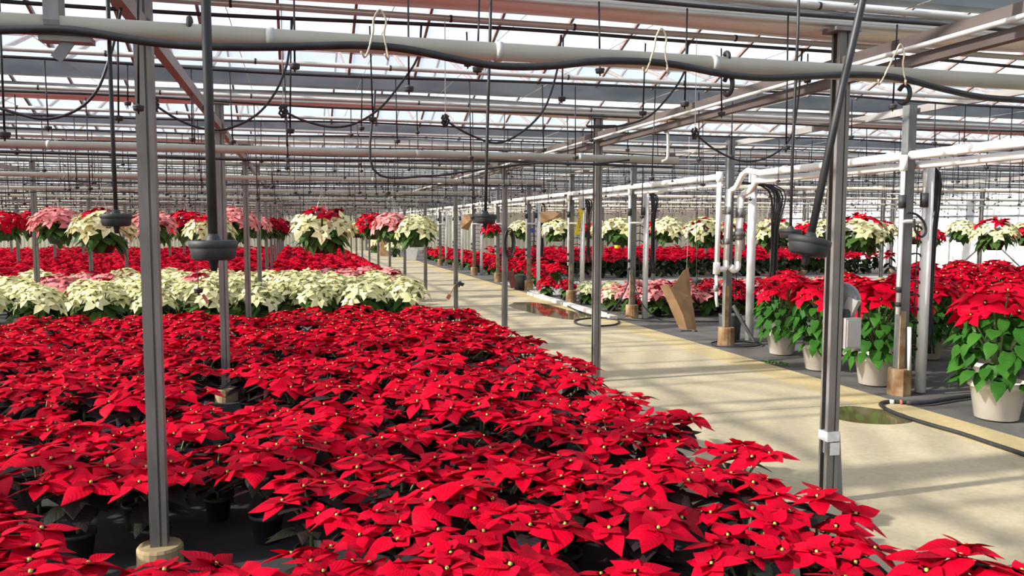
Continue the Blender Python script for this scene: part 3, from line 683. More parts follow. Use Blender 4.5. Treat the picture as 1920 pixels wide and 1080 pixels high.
# -- bulk planting for what is past counting
def bulk(name, spots, key, top, label, n=5, spread=.2, size=.12, dark='gl', seed=1, low=.12, mats=None):
    rr = random.Random(seed); bb = MB(); ms = [M[key], M[dark]]
    for (x, y, sc) in spots:
        for i in range(n):
            a = rr.uniform(0, 6.3); r = spread*math.sqrt(rr.random())*sc; z = top*sc*(1-.25*(r/spread)**2)-rr.uniform(0, .05)
            bb.cur = 0; mt = orient((x+r*math.cos(a), y+r*math.sin(a), z), (.6*math.cos(a)*r/spread, .6*math.sin(a)*r/spread, 1), rr.uniform(0, 6))
            for q in range(5):
                V, F_, UV = LOSH[rr.randrange(3)]
                add_leaf(bb, (V, F_, UV), mt @ bmtx(2*PI*q/5+rr.uniform(-.3, .3), rr.uniform(-.3, .25), size*rr.uniform(.8, 1.15), 0))
        bb.cur = 1
        for i in range(5):
            a = rr.uniform(0, 6.3); add_leaf(bb, LOLEAF[2], Matrix.Translation((x, y, rr.uniform(low, top*.75))) @ bmtx(a, rr.uniform(-.6, 0), spread*1.1, 0))
    return tag(bb.build(name, ms, None, True), label, 'plants', kind='stuff')
if len(bed) > NBED: bulk('red_poinsettia_carpet', [(x, y, 1) for d, x, y in bed[NBED:]], 'rb', .42, 'rear part of the red poinsettia carpet before the cream plants', 6, .2, .12, seed=3)
# -- mounded plants
def mound_layout(seed, R0, zc, nh, top, cover=.93):
    rr = random.Random(seed); hs_ = []
    for i in range(nh):
        f = (i+.4)/nh; ph = math.acos(1-f*cover); a = i*2.39996+rr.uniform(-.2, .2); n = Vector((math.sin(ph)*math.cos(a), math.sin(ph)*math.sin(a), math.cos(ph)))
        hs_.append((Vector((n.x*R0, n.y*R0, zc+n.z*(top-zc)))*1.0, Vector((n.x*.8, n.y*.8, n.z+.35))))
    lv = []
    for i in range(16):
        a = i*2.39996; lv.append((a, rr.uniform(zc*.55, zc*1.1), rr.uniform(-.75, -.1), R0*rr.uniform(.7, 1.0), rr.randrange(3)))
    return hs_, lv
ML = [mound_layout(70+i, .26, .25, 13, .50) for i in range(3)]
MST = [stem_mesh([h[0]*.96 for h in l[0]], .12, .22) for l in ML]; MFO = [foliage_mesh(l[1], 'gl3', .06) for l in ML]
def mound(name, x, y, heads, label, group=None, pot=POT_M, sc=1.0, seed=0, z=0):
    rr = random.Random(seed); li = rr.randrange(3); hs_, lv = ML[li]
    t = thing(name, (x, y, z), label, 'plant', group, rr.uniform(0, 6.28), sc)
    obj('pot', pot, t); obj('stem', MST[li], t); obj('foliage', MFO[li], t)
    for (p, n) in hs_:
        k = heads[rr.randrange(len(heads))]; obj('flower_head', HD[k][rr.randrange(len(HD[k]))], t, mtx=orient(p, n, rr.uniform(0, 6)) @ Matrix.Scale(1.2, 4))
    return t
rw = random.Random(21); c = 0
for r_, (yy, mix) in enumerate([(13.35, 'w'), (14.15, 'w'), (14.95, 'wp'), (15.75, 'wp'), (16.55, 'p'), (17.3, 'p')]):
    x = 1.80 - (.38 if r_ % 2 else 0)
    while x > -8.5:
        u, v = pix((x, yy, .4))
        if -60 < u and all((x-a)**2+(yy-cc)**2 > .12 for a, cc in posts_xy):
            pink = (mix == 'p' and rw.random() < .75) or (mix == 'wp' and rw.random() < .34)
            if x < .2 and mix == 'p': pink = rw.random() < .25
            c += 1
            if pink: mound('pink_poinsettia', x+rw.uniform(-.05, .05), yy+rw.uniform(-.05, .05), ['pb', 'pb', 'rb2'], 'rose pink poinsettia mounded among the cream ones on the floor', 'rose poinsettias among the cream ones', seed=c, sc=1.36)
            else: mound('cream_poinsettia', x+rw.uniform(-.05, .05), yy+rw.uniform(-.05, .05), ['wb'], 'cream white poinsettia mounded behind the red carpet, %s row' % ('front', 'second', 'third', 'fourth', 'fifth', 'rear')[r_], 'cream poinsettias behind the red bed', seed=c, sc=rw.uniform(1.22, 1.4))
        x -= .78
# far red bed on the left side
sp_ = []; rf = random.Random(31)
y = 18.3
while y < 45:
    x = 2.0
    while x > -20:
        u, v = pix((x, y, .45))
        if u > -60: sp_.append((x+rf.uniform(-.1, .1), y+rf.uniform(-.1, .1), rf.uniform(.9, 1.15)))
        x -= .5 if y < 30 else .62
    y += .48 if y < 30 else .7
    if abs(y-27.5) < .25: y += .5
bulk('distant_red_poinsettias', sp_, 'rb', .48, 'distant bed of red poinsettias beyond the cream plants', 6, .27, .14, seed=9)
sp_ = []; y = 22.6
while y < 31:
    x = 7.4
    while x < (19.2 if y < 26 else 21):
        sp_.append((x+rf.uniform(-.1, .1), y+rf.uniform(-.1, .1), rf.uniform(.95, 1.1))); x += .5
    y += .55
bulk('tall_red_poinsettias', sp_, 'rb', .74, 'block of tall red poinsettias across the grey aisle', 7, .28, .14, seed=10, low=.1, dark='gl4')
# -- pink and cream small pots right of the walkway
c = 500
for r_, yy in enumerate((12.75, 13.3, 13.9, 14.5, 15.1)):
    x0 = 5.5 + (0.0 if r_ < 2 else 0.1); x = x0 + (.28 if r_ % 2 else 0)
    while x < 11.5:
        u, v = pix((x, yy, .3)); c += 1
        if u < 1560 and not (abs(x-5.4) < .35 and min(abs(yy-q) for q in (12.5, 15.6)) < .3):
            if r_ >= 3 or x < 5.9+(.0 if r_ > 1 else -.9): mound('cream_poinsettia', x, yy, ['wb', 'wb', 'wb', 'pb'], 'small cream poinsettia in dark pot by the pink ones near the kerb', 'cream pots behind the pink pots', POT_G, .9, c)
            else: mound('pink_poinsettia', x, yy, ['pb', 'pb', 'pb', 'rb2'] if x < 7 else ['pb', 'rb', 'rb2'], 'small pink poinsettia in dark pot right of the walkway kerb', 'pink pots by the kerb', POT_G, 1.1, c)
        x += .5
for i in range(15):
    mound('cream_poinsettia', 9.2+i*.6, 14.3-.05*i, ['wb'], 'small cream poinsettia at the back of the large red crowd', 'cream pots behind the large red plants', POT_G, .9, 850+i)
# -- red pots lining the far right side of the walkway
for i in range(14):
    yy = 19.7+i*1.35; xx = 5.92+.06*math.sin(i*2.1); mound('red_poinsettia', xx, yy, ['rb', 'rb2'], 'red poinsettia in dark pot lining the far walkway side', 'red pots lining the walkway', POT_G, 1.05+.1*math.sin(i), 700+i)
    mound('red_poinsettia', xx+.65, yy+.5, ['rb'], 'red poinsettia in dark pot lining the far walkway side', 'red pots lining the walkway', POT_G, 1.15, 740+i)
mound('red_poinsettia', 5.35, 17.0, ['rb'], 'small red poinsettia standing alone beside a rusty footing', None, POT_G, .85, 790)
mound('red_poinsettia', 5.6, 16.4, ['rb', 'rb2'], 'small red poinsettia next to the dark bucket and kerb end', None, POT_G, .8, 791)
# -- big cream pots in front
def big_layout(seed):
    rr = random.Random(seed); hs_ = []
    for i in range(14):
        f = (i+.35)/14; ph = math.acos(1-f*.92); a = i*2.39996+rr.uniform(-.25, .25); n = Vector((math.sin(ph)*math.cos(a), math.sin(ph)*math.sin(a), math.cos(ph)))
        hs_.append((Vector((n.x*.34, n.y*.34, .74+n.z*.28)), Vector((n.x*.75, n.y*.75, n.z+.3))))
    lv = []
    for i in range(120):
        a = i*2.39996+rr.uniform(-.2, .2); z = .30+.54*rr.random(); rad = .17+.17*math.sin(PI*min(1, (z-.15)/.85))+rr.uniform(-.05, .04)
        lv.append((a, z, rr.uniform(-1.1, -.3), rr.uniform(.12, .18), rr.randrange(3), rad))
    return hs_, lv
BLY = [big_layout(900+i) for i in range(3)]; BST = [stem_mesh([h[0] for h in l[0]], .26, .38, .008) for l in BLY]
def bfo(l):
    bb = MB(); bb.tube([(0, 0, .3), (0, 0, .8)], .01, 5, False)
    for (a, z, el, L, q, rad) in l[1]: add_leaf(bb, LOLEAF[q], Matrix.Translation((rad*.85*math.cos(a), rad*.85*math.sin(a), z)) @ bmtx(a, el, L, 0))
    return bb.mesh('foliage', M['gl2'], True)
BFO = [bfo(l) for l in BLY]
def big_plant(x, y, label, full, seed, group=None, sc=1.0):
    rr = random.Random(seed); li = rr.randrange(3); hs_, lv = BLY[li]
    t = thing('potted_poinsettia', (x, y, 0), label, 'plant', group, rr.uniform(0, 6.28), sc)
    obj('pot', POT_L, t); obj('stem', BST[li], t)
    for (p, n) in hs_:
        if full:
            h = obj('flower_head', BUD, t, mtx=orient(p, n, rr.uniform(0, 6)))
            for (yw, el, L, ro) in whorl(rr, .155): obj('bract', BRS['r'][rr.randrange(5)], h, mtx=bmtx(yw, el, L, ro))
        else: obj('flower_head', HD['rb'][rr.randrange(5)], t, mtx=orient(p, n, rr.uniform(0, 6)) @ Matrix.Scale(1.4, 4))
    if full:
        for (a, z, el, L, q, rad) in lv: obj('leaf', LF['gl2'][q], t, mtx=Matrix.Translation((rad*.85*math.cos(a), rad*.85*math.sin(a), z)) @ bmtx(a, el, L, rr.uniform(-.3, .3)))
    else: obj('foliage', BFO[li], t)
big_plant(5.72, 8.62, 'large red poinsettia in cream pot next to the white plumbing trap', True, 1, sc=.93)
big_plant(5.50, 7.58, 'large red poinsettia in cream pot half hidden by the taped post', True, 2, sc=.95)
big_plant(5.52, 6.72, 'large red poinsettia in cream pot left of the rusty column footing', True, 3)
big_plant(5.50, 5.26, 'large red poinsettia in cream pot beside the black hose', True, 4, sc=1.06)
cc = 10
for (x, y) in ((6.5, 8.3), (6.35, 7.4), (6.4, 6.2), (7.2, 7.9), (7.25, 6.9), (7.3, 5.9), (6.5, 5.35), (8.1, 7.5), (8.1, 6.5), (7.4, 4.95), (9.0, 8.1), (9.0, 7.1), (7.0, 9.2), (8.0, 8.7), (9.9, 8.5), (6.6, 9.9)) + tuple((x_, y_) for y_ in (9.6, 10.4, 11.2, 12.0) for x_ in (7.6, 8.4, 9.2, 10.0, 10.8, 11.6, 12.4) if y_ < x_*1.12+.4):
    cc += 1; big_plant(x, y, 'large red poinsettia in the crowd behind the cream pots', False, cc, 'large red plants behind the cream pots', .92)
# -- hanging baskets
BKL = [mound_layout(170+i, .29, .07, 19, .30, 1.12) for i in range(3)]
BKF = []
for l in BKL:
    bb = MB(); bb.tube([(0, 0, .0), (0, 0, .2)], .01, 5, False); rr = random.Random(5)
    for i in range(44):
        a = i*2.39996; add_leaf(bb, LOLEAF[i % 3], Matrix.Translation((.13*math.cos(a), .13*math.sin(a), .0+.12*rr.random())) @ bmtx(a, rr.uniform(-1.15, -.2), rr.uniform(.15, .23), 0))
    BKF.append(bb.mesh('foliage', M['gl3'], True))
def basket(px, py, Y, heads, label, sc=1.0, seed=0, ztop=None):
    sc *= 1.12
    X0 = onY(px, py, Y).x; c2 = [(abs(q-Y), q, TZ) for q in THINY] + [(abs(BIGY(k)-Y)-.4, BIGY(k), BIGZ) for k in range(1, NB-1) if X0 < 2.9] + [(abs(BIGY(k)+.3-Y)-.2, BIGY(k)+.3, BIGZ) for k in range(2, NB-1) if X0 > 6.2]
    _, Y, ztop = min(c2); P = onY(px, py, Y); rr = random.Random(seed); li = rr.randrange(3)
    t = thing('hanging_basket', (P.x, Y, P.z-.06), label, 'basket', None, rr.uniform(0, 6), sc)
    obj('bowl', BOWL, t, (0, 0, -.14)); obj('foliage', BKF[li], t)
    top = ((ztop or BIGZ)-(P.z-.06))/sc; m = MB()
    for i in range(3): m.tube([(.15*math.cos(i*2.1), .15*math.sin(i*2.1), 0), (0, 0, top*.8)], .0025, 4)
    m.build('hanger_wires', M['wire'], t); m = MB(); m.tube(smooth_pts([(0, 0, top*.78), (0, 0, top*.95), (.015, 0, top), (.03, 0, top*.97)], 4), .003, 5); m.build('hook', M['wire'], t)
    for (p, n) in BKL[li][0]:
        f = heads(p, rr); obj('flower_head', HD[f][rr.randrange(len(HD[f]))], t, mtx=orient(p, n, rr.uniform(0, 6)) @ Matrix.Scale(1.1, 4))
one = lambda *k: (lambda p, rr: k[rr.randrange(len(k))])
topred = lambda p, rr: 'rb' if p.z > .22 else 'wb'
side = lambda p, rr: 'pb' if p.x+p.y > .02 else 'wb'
Y1, Y2, Y3, Y4 = BIGY(2), BIGY(3), BIGY(4), BIGY(5)
for i, a in enumerate([
    (8, 428, Y3, one('rb'), 'red hanging basket at the end of the row over the cream bed', 1.1), (62, 424, Y4, one('rb', 'rb2'), 'red hanging basket behind the leftmost bed post', 1.2),
    (108, 428, Y2, one('pb'), 'pink hanging basket between two posts beyond the cream bed', 1.1), (192, 438, Y1, lambda p, rr: 'wb' if p.z < .27 else 'rb2', 'leafy cream hanging basket with red top behind a disc weight', .98),
    (285, 430, Y2, one('pb'), 'pink hanging basket behind the capped post', 1.05), (350, 428, Y3, one('rb', 'rb2'), 'red hanging basket between the capped post and thick drip line', 1.2),
    (392, 438, 11.9, topred, 'red and cream hanging basket behind the thick drip line', .95), (440, 426, Y2, one('pb'), 'pink hanging basket beside the stub-footed post', 1.1),
    (480, 428, Y3, one('pb', 'pb', 'wb'), 'pale pink hanging basket partly behind slim posts', .9), (500, 430, Y4, one('rb2', 'rb'), 'dark red hanging basket among the converging row of posts', 1.1),
    (522, 431, Y4+1.5, one('rb2'), 'deep red hanging basket at the end of the converging posts', 1.1),
    (604, 438, Y1, lambda p, rr: ('pb' if rr.random() < .5 else 'rb2') if p.z > .24 else 'wb', 'mixed pink and cream hanging basket alone above the red bed', 1.08),
    (668, 432, Y4, one('wb'), 'cream hanging basket left of a red one over the walkway', .8), (698, 428, Y3, one('rb'), 'red hanging basket between cream and pink ones', 1.1),
    (735, 430, Y2+.8, one('pb'), 'pink hanging basket beside the cream one over the walkway edge', 1.05), (782, 438, Y2, lambda p, rr: 'wb' if rr.random() < .8 else 'rb2', 'cream hanging basket above the walkway edge posts', 1.05),
    (920, 432, 18.0, one('rb'), 'red hanging basket next to the plumbing columns', .7), (975, 433, 22.0, one('wb'), 'cream hanging basket far down the plumbing row', 1.0),
    (1045, 434, 17.2, one('wb'), 'cream hanging basket beside the yellow caution tape', 1.0), (1103, 434, 18.0, one('rb'), 'small red hanging basket behind the caution tape', .75),
    (1130, 434, 16.5, one('wb'), 'cream hanging basket left of a plumbing column', .85), (1160, 437, 13.6, one('wb'), 'cream hanging basket crossing a plumbing column', .95),
    (1228, 431, 16.2, one('rb'), 'red hanging basket beside the black hose bundle', .8), (1252, 434, 14.5, one('wb'), 'cream hanging basket right of the black hose bundle', 1.0),
    (1320, 440, 12.2, lambda p, rr: 'rb' if p.x > .04 else 'wb', 'half cream half red hanging basket left of the plumbing trap', 1.0), (1375, 434, 14.5, one('wb', 'rb'), 'cream hanging basket hidden behind the plumbing trap', .9),
    (1450, 442, 11.5, lambda p, rr: 'rb' if p.z > .26 else 'wb', 'cream hanging basket with red top right of the plumbing trap', 1.0), (1515, 435, 13.0, one('rb', 'wb'), 'red and cream hanging basket behind the slanting drip line', .8),
    (1550, 438, 12.0, one('wb'), 'cream hanging basket behind the taped post', .85), (1612, 442, 9.5, topred, 'red topped cream hanging basket right of the taped post', 1.02),
    (1655, 436, 11.5, one('rb', 'wb'), 'red hanging basket left of the first plumbing column', .75), (1715, 440, 12.0, one('wb'), 'cream hanging basket between the plumbing column and white pipe post', .7),
    (1745, 445, 10.5, one('rb'), 'flat red hanging basket right of the white pipe post', .62), (1803, 436, 14.0, one('wb'), 'cream hanging basket left of the red and cream one', .9),
    (1865, 443, 10.2, topred, 'red and cream hanging basket before the white side wall', .98), (1925, 440, 11.0, one('wb', 'rb'), 'cream and red hanging basket near the white side wall', .8)]):
    basket(*a, seed=300+i)

# ------------------------------------------------------------------ plumbing row right of the walkway
XC = 5.42; CY = [6.27, 9.42, 12.5, 15.6, 18.7, 21.8, 24.9, 28.0, 31.1]
HZ = 2.19
t = thing('water_main', (XC, 0, 0), 'white plastic water main running overhead above the near plumbing columns', 'pipe')
m = MB(); m.tube([(0, 2.2, HZ+.02), (0, 8.72, HZ)], .042, 16); m.build('upper_main', M['pvc'], t, True)
m = MB(); m.tube([(.10, 2.2, HZ-.07), (.10, 8.5, HZ-.08)], .036, 14); m.build('lower_main', M['pvc'], t, True)
for y in (4.9, 5.7, 6.5, 7.3, 8.2):
    m = MB(); m.tube([(0, y-.03, HZ+.01), (0, y+.03, HZ+.01)], .048, 16); m.build('coupling', M['pvcgrey'], t, True)
t = thing('water_main', (XC, 0, 0), 'white plastic water main running on into the distance past the trap', 'pipe')
m = MB(); m.tube([(-.08, 9.5, HZ), (-.08, 46, HZ)], .042, 14); m.build('upper_main', M['pvc'], t, True)
m = MB(); m.tube([(.02, 9.6, HZ-.09), (.02, 46, HZ-.09)], .034, 12); m.build('lower_main', M['pvc'], t, True)
for i in range(14):
    m = MB(); y = 10.3+i*1.3; m.tube([(-.08, y-.03, HZ), (-.08, y+.03, HZ)], .048, 14); m.build('coupling', M['pvcgrey'], t, True)
# trap with three risers
t = thing('plumbing_trap', (0, 0, 0), 'white plumbing trap of three risers with grey unions and elbows', 'plumbing')
YT = 9.3
def pt(x, y, Y=YT): return onY(x, y, Y)
def piece(name, pts, r, mk, n=14, sm=0): 
    m = MB(); m.tube(smooth_pts(pts, 5) if sm else pts, r, n); return m.build(name, M[mk], t, True)
a_top, a_bot = pt(1349, 332), pt(1344, 505)
piece('thin_riser', [a_top, a_bot], .031, 'pvc')
piece('cap_elbow', [pt(1349, 322), pt(1349, 341)], .042, 'pvc'); piece('tee', [pt(1344, 492), pt(1343, 514)], .045, 'pvc')
piece('drain', [pt(1343, 510), pt(1343, 560), pt(1345, 575)], .02, 'pvcgrey'); piece('drain_valve', [pt(1342, 535), pt(1342, 546)], .03, 'union')
piece('middle_riser', [pt(1367, 355), pt(1361, 490)], .036, 'pvc'); piece('lower_bend', [pt(1361, 488), pt(1360, 502), pt(1350, 505), pt(1344, 504)], .036, 'pvc', 14, 1)
piece('offset_pipe', [Vector((XC, 8.7, HZ)), pt(1402, 320, 8.95), pt(1392, 328, 9.05), pt(1380, 352, 9.2), pt(1372, 356), pt(1367, 364)], .037, 'pvc', 14)
piece('union', [pt(1366, 388), pt(1365, 402)], .046, 'union'); piece('union', [pt(1362, 447), pt(1362, 458)], .048, 'union')
piece('wide_riser', [pt(1389, 365), pt(1383, 492)], .044, 'pvc'); piece('wide_bend', [pt(1383, 490), pt(1382, 502), pt(1376, 506), pt(1369, 500)], .044, 'pvc', 14, 1)
piece('wide_offset', [Vector((XC+.1, 8.5, HZ-.08)), pt(1420, 338, 8.9), pt(1408, 356, 9.1), pt(1394, 364), pt(1389, 374)], .043, 'pvc', 14)
piece('union', [pt(1388, 390), pt(1387, 408)], .056, 'union'); piece('flange', [pt(1385, 434), pt(1385, 441)], .068, 'union'); piece('flange_neck', [pt(1385, 428), pt(1385, 450)], .052, 'union')
for i, (X, Y) in enumerate(((5.88, 9.62),)):
    m = MB(); m.tube([(X, Y, 0), (X, Y, 2.3)], .055, 16); tag(m.build('white_pipe_post', M['pvcgrey'], None, True), 'white plastic pipe standing behind the plumbing trap', 'pipe')
# columns
def pcol(i, Y):
    lab = ['steel plumbing column on a rusty octagonal footing near the cream pots', 'steel plumbing column with diagonal brace under the white trap', 'steel plumbing column among the small pink pots', 'steel plumbing column next to the yellow caution tape', 'steel plumbing column with blue valve at the kerb end'][i] if i < 5 else 'distant steel plumbing column along the walkway'
    t = thing('plumbing_column', (XC, Y, 0), lab, 'column', 'distant plumbing columns' if i > 4 else None)
    m = MB(); m.box((0, 0, 1.4), (.085, .085, 2.5)); m.build('column', M['steel'], t)
    m = MB(); m.lathe([(.105, -.02), (.11, .0), (.105, .235), (.09, .24), (0, .24)], n=8 if i == 0 else 16, rot=Matrix.Rotation(.39, 3, 'Z')); m.build('footing', M['footing'], t)
    m = MB(); m.box((-.03, -.05, .50), (.06, .012, .55)); m.build('rusty_cover', M['footing'], t)
    if i != 1:
        m = MB(); m.tube([(-.08, -.04, .75), (-.08, -.04, 2.12)], .019, 10); m.build('riser', M['pvcgrey'], t, True)
        m = MB(); m.tube([(-.08, -.04, 2.06), (-.08, -.04, 2.2)], .034, 12); m.build('tee', M['pvc'], t, True)
        m = MB(); m.tube([(-.08, -.04, 1.72), (-.08, -.04, 1.84)], .034, 10); m.build('valve', M['rubber'], t, True)
        m = MB(); m.tube(smooth_pts([(-.08, -.04, 1.60), (.02, -.055, 1.60), (.13, -.05, 1.60), (.16, -.04, 1.66), (.16, -.04, 1.75)], 4), .019, 10); m.build('cross_pipe', M['pvcgrey'], t, True)
        m = MB(); m.tube([(.16, -.04, 1.73), (.16, -.04, 1.86)], .036, 10); m.build('valve', M['rubber'], t, True)
        m = MB(); m.tube([(.16, -.04, 1.85), (.16, -.04, 2.15)], .021, 10); m.build('riser', M['pvcgrey'], t, True)
        m = MB(); m.tube([(-.085, -.045, .95), (-.085, -.045, 1.0)], .028, 10); m.build('valve', M['rubber'], t, True)
        m = MB(); m.tube([(-.085, -.045, .82), (-.085, -.045, .86)], .026, 10); m.build('valve', M['rubber'], t, True)
    m = MB()
    # pegs that hold coiled tubing between column and pipe post
    n = 10
    for q in range(n):
        m = MB(); z = .42+q*.125; m.tube(smooth_pts([(.045, 0, z), (.11, -.02, z+.012), (.17, 0, z), (.19, .01, z-.02)], 3), .008, 6); m.build('peg', M['hose'], t, True)
    if i < 6:
        m = MB(); m.tube([(.115, -.02, .35), (.12, -.02, 1.6)], .006, 6); m.build('peg_rail', M['hose'], t, True)
for i, Y in enumerate(CY): pcol(i, Y)
for i, Y in enumerate(CY):
    if i == 1: continue
    lab = ['white plastic pipe post with sunlit foot beside the rusty footing', '', 'white plastic pipe post behind the small pink pots', 'white plastic pipe post carrying the yellow caution tape', 'white plastic pipe post at the kerb end'][i] if i < 5 else 'distant white plastic pipe post along the walkway'
    m = MB(); m.lathe([(.048, 0), (.048, 2.12), (.044, 2.12), (.044, 2.0), (0, 2.0)], n=18); o = m.build('white_pipe_post', M['pvcgrey'], None, True, (XC+.235, Y, 0)); tag(o, lab, 'pipe', 'distant white pipe posts' if i > 4 else None)
# brace bar and coil ring at the trap column
m = MB(); m.tube([(0, 0, 0), (.30, .0, -.46)], .026, 4); o = m.build('brace_bar', M['steel']); o.location = (XC+.06, 9.36, .52); tag(o, 'grey metal bar leaning from the trap column to the ground', 'bar')
m = MB(); m.tube([(XC+.15+.34*math.cos(a), 9.42+.26*math.sin(a), .012) for a in [2*PI*i/28 for i in range(29)]], .011, 6, False); tag(m.build('hose_ring', M['hose'], None, True), 'flat ring of black hose around the trap column footing', 'hose')
m = MB(); m.tube([(0, 0, 0), (-.035, -.02, .40)], .017, 10); o = m.build('stub_pipe', M['pvc'], None, True); o.location = (XC-.0, 6.15, .24); tag(o, 'short slanting white pipe stub on the rusty octagonal footing', 'pipe')
# dark drum behind the trap column
m = MB(); m.lathe([(.13, 0), (.15, .34), (.155, .36), (.14, .36), (.12, .30), (0, .28)], n=22); o = m.build('bucket', M['bucket'], None, True, (5.68, 9.78, 0)); tag(o, 'dark bucket behind the trap column brace', 'bucket')
m = MB(); m.lathe([(.13, 0), (.16, .34), (.165, .36), (.15, .36), (.13, .30), (0, .28)], n=22); o = m.build('bucket', M['bucket'], None, True, (5.25, 18.9, 0)); tag(o, 'dark bucket standing at the end of the kerb', 'bucket')
# bundles of black tubes
def bundle(x, y, ztop, zbot, n, label, sp=.08, seed=1):
    rr = random.Random(seed); t = thing('tube_bundle', (x, y, zbot), label, 'tubes')
    for i in range(n):
        a, c_ = rr.uniform(-sp, sp), rr.uniform(-sp, sp)
        m = MB(); m.tube(smooth_pts([(XC+.12-x, c_*.4, HZ-.06-zbot), (a*1.2, c_, ztop-zbot-.05), (a*.6+rr.uniform(-.02, .02), c_*.5, (ztop-zbot)*.65), (a*.5, c_*.5, (ztop-zbot)*.3), (a*1.1+rr.uniform(-.04, .04), c_, 0)], 4), .009, 6); m.build('tube', M['hose'], t, True)
bundle(6.15, 9.5, 2.08, .55, 12, 'bundle of black tubes hanging beside the plumbing trap', .09, 1)
bundle(5.80, 12.55, 2.1, .75, 10, 'bundle of black tubes behind the pipe post of the pink pots', .07, 2)
bundle(5.80, 15.66, 2.1, .8, 9, 'bundle of black tubes behind the caution tape post', .09, 3)
bundle(5.78, 18.8, 2.1, .8, 8, 'bundle of black tubes behind the kerb-end post', .06, 4)
bundle(5.80, 6.35, 2.1, .35, 8, 'bundle of black tubes behind the sunlit pipe post', .04, 5)
# loop of tube on the first column
o0 = onY(1725, 430, 6.2); m = MB(); m.tube(smooth_pts([onY(x, y, 6.18) for x, y in [(1700, 398), (1718, 402), (1732, 416), (1736, 434), (1728, 444), (1716, 432), (1714, 410)]], 5), .011, 8); tag(m.build('tube_loop', M['hose'], None, True), 'open loop of dark tube on the first plumbing column', 'tube')
# caution tape
c0 = onY(1090, 392, 15.48); c1 = onY(1082, 440, 15.48); t = thing('caution_tape', c0, 'yellow caution tape hanging twisted on a white pipe post', 'tape')
d = c1-c0; m = MB(); wv = Vector((.075, 0, 0)); vs = []; n = 8
for i in range(n+1):
    f = i/n; p = d*f; tw = .5*math.sin(f*3); wq = Vector((.075*math.cos(tw), .075*math.sin(tw), 0)); vs += [p-wq/1.2, p+wq/1.2]
m.add(vs, [(2*i, 2*i+1, 2*i+3, 2*i+2) for i in range(n)]); o = m.build('tape_strip', M['yellow'], t); md = o.modifiers.new('s', 'SOLIDIFY'); md.thickness = .002
cu = bpy.data.curves.new('caution', 'FONT'); cu.body = 'CAUTION'; cu.size = .085; cu.align_x = 'CENTER'; cu.align_y = 'CENTER'; cu.extrude = .001
to = bpy.data.objects.new('tmp', cu); COL.objects.link(to); dg = bpy.context.evaluated_depsgraph_get(); tm = bpy.data.meshes.new_from_object(to.evaluated_get(dg)); bpy.data.objects.remove(to)
tm.materials.clear(); tm.materials.append(M['ink']); mid = d*.5
o = obj('lettering', tm, t, mtx=Matrix.Translation(mid+Vector((0, -.075, 0))) @ Matrix.Rotation(-PI/2-.06, 4, 'Y') @ Matrix.Rotation(PI/2, 4, 'X'))
o.matrix_basis = Matrix.Translation(mid+Vector((-.02, -.075, 0))) @ Matrix.Rotation(PI/2, 4, 'X') @ Matrix.Rotation(PI/2+.13, 4, 'Z')
m = MB(); m.box((0, 0, 0), (.06, .06, .11)); o = m.build('valve_body', M['blue']); o.location = onY(999, 432, 18.6); tag(o, 'small blue valve on the kerb-end plumbing column', 'valve')
m = MB(); m.lathe([(.03, 0), (.05, .02), (.05, .10), (.03, .12), (0, .12)], n=10); o = m.build('insect_trap', M['yellow'], None, True); o.location = onY(1157, 466, 14.3); w_ = MB(); w_.tube([(0, 0, .1), (0, 0, TZ-o.location.z)], .002, 4); w_.build('thread', M['wire'], o); tag(o, 'small yellow trap hanging before the tall red poinsettias', 'trap')

# ------------------------------------------------------------------ kraft paper pieces
def paper(name, pts, Y, label, folds, thick=.004):
    """folded sheet: outline rows of points (px, py, extra depth)"""
    rows = [[onY(x, y, Y)+Vector((0, dy, 0)) for (x, y, dy) in r] for r in pts]; o0 = rows[0][0]
    m = MB(); n = len(rows[0]); vs = [p-o0 for r in rows for p in r]
    m.add(vs, [(i*n+j, i*n+j+1, (i+1)*n+j+1, (i+1)*n+j) for i in range(len(rows)-1) for j in range(n-1)])
    o = m.build('sheet' if folds else name, M['kraft']); md = o.modifiers.new('thickness', 'SOLIDIFY'); md.thickness = thick
    return o, o0
PY = 8.18
t = thing('kraft_paper', onY(1290, 505, PY), 'folded brown kraft paper sleeve hanging over the walkway edge', 'paper')
o, o0 = paper('sheet', [[(1237, 536, 0), (1250, 532, -.02), (1262, 540, .03), (1286, 508, .06), (1297, 503, .08)],
                        [(1250, 562, 0), (1264, 562, -.05), (1280, 562, -.02), (1295, 555, .05), (1303, 552, .10)],
                        [(1262, 590, 0), (1276, 590, -.06), (1290, 590, -.04), (1300, 588, .03), (1308, 586, .09)],
                        [(1274, 616, 0), (1284, 617, -.05), (1295, 617, -.03), (1303, 619, .02), (1310, 621, .06)]], PY, '', 1)
o.parent = t; o.location = o0-t.location
m = MB(); q = onY(1272, 619, PY)-t.location; e = onY(1296, 619, PY)-t.location; m.box((q+e)/2+Vector((0, -.03, -.004)), (.13, .02, .01)); m.box(onY(1309, 622, PY)-t.location+Vector((0, .05, 0)), (.03, .015, .012)); m.build('dark_hem', M['ink'], t)
m = MB(); q = onY(1293, 505, PY)-t.location+Vector((0, .07, 0)); m.tube([q, q+Vector((.01, 0, .55)), Vector((q.x, q.y, TZ-t.location.z))], .002, 4); m.build('hanging_string', M['wire'], t)
t = thing('rubber_weight', onY(1306, 527, 8.19), 'black rubber weight hanging on a line behind the kraft paper', 'weight')
m = weight_mesh(.055, .02); m.build('disc', M['rubber'], t, True); m = MB(); m.tube([(0, 0, .02), (-.02, 0, .9), (0, 0, TZ-.05-t.location.z)], .004, 5); m.build('line', M['hose'], t)
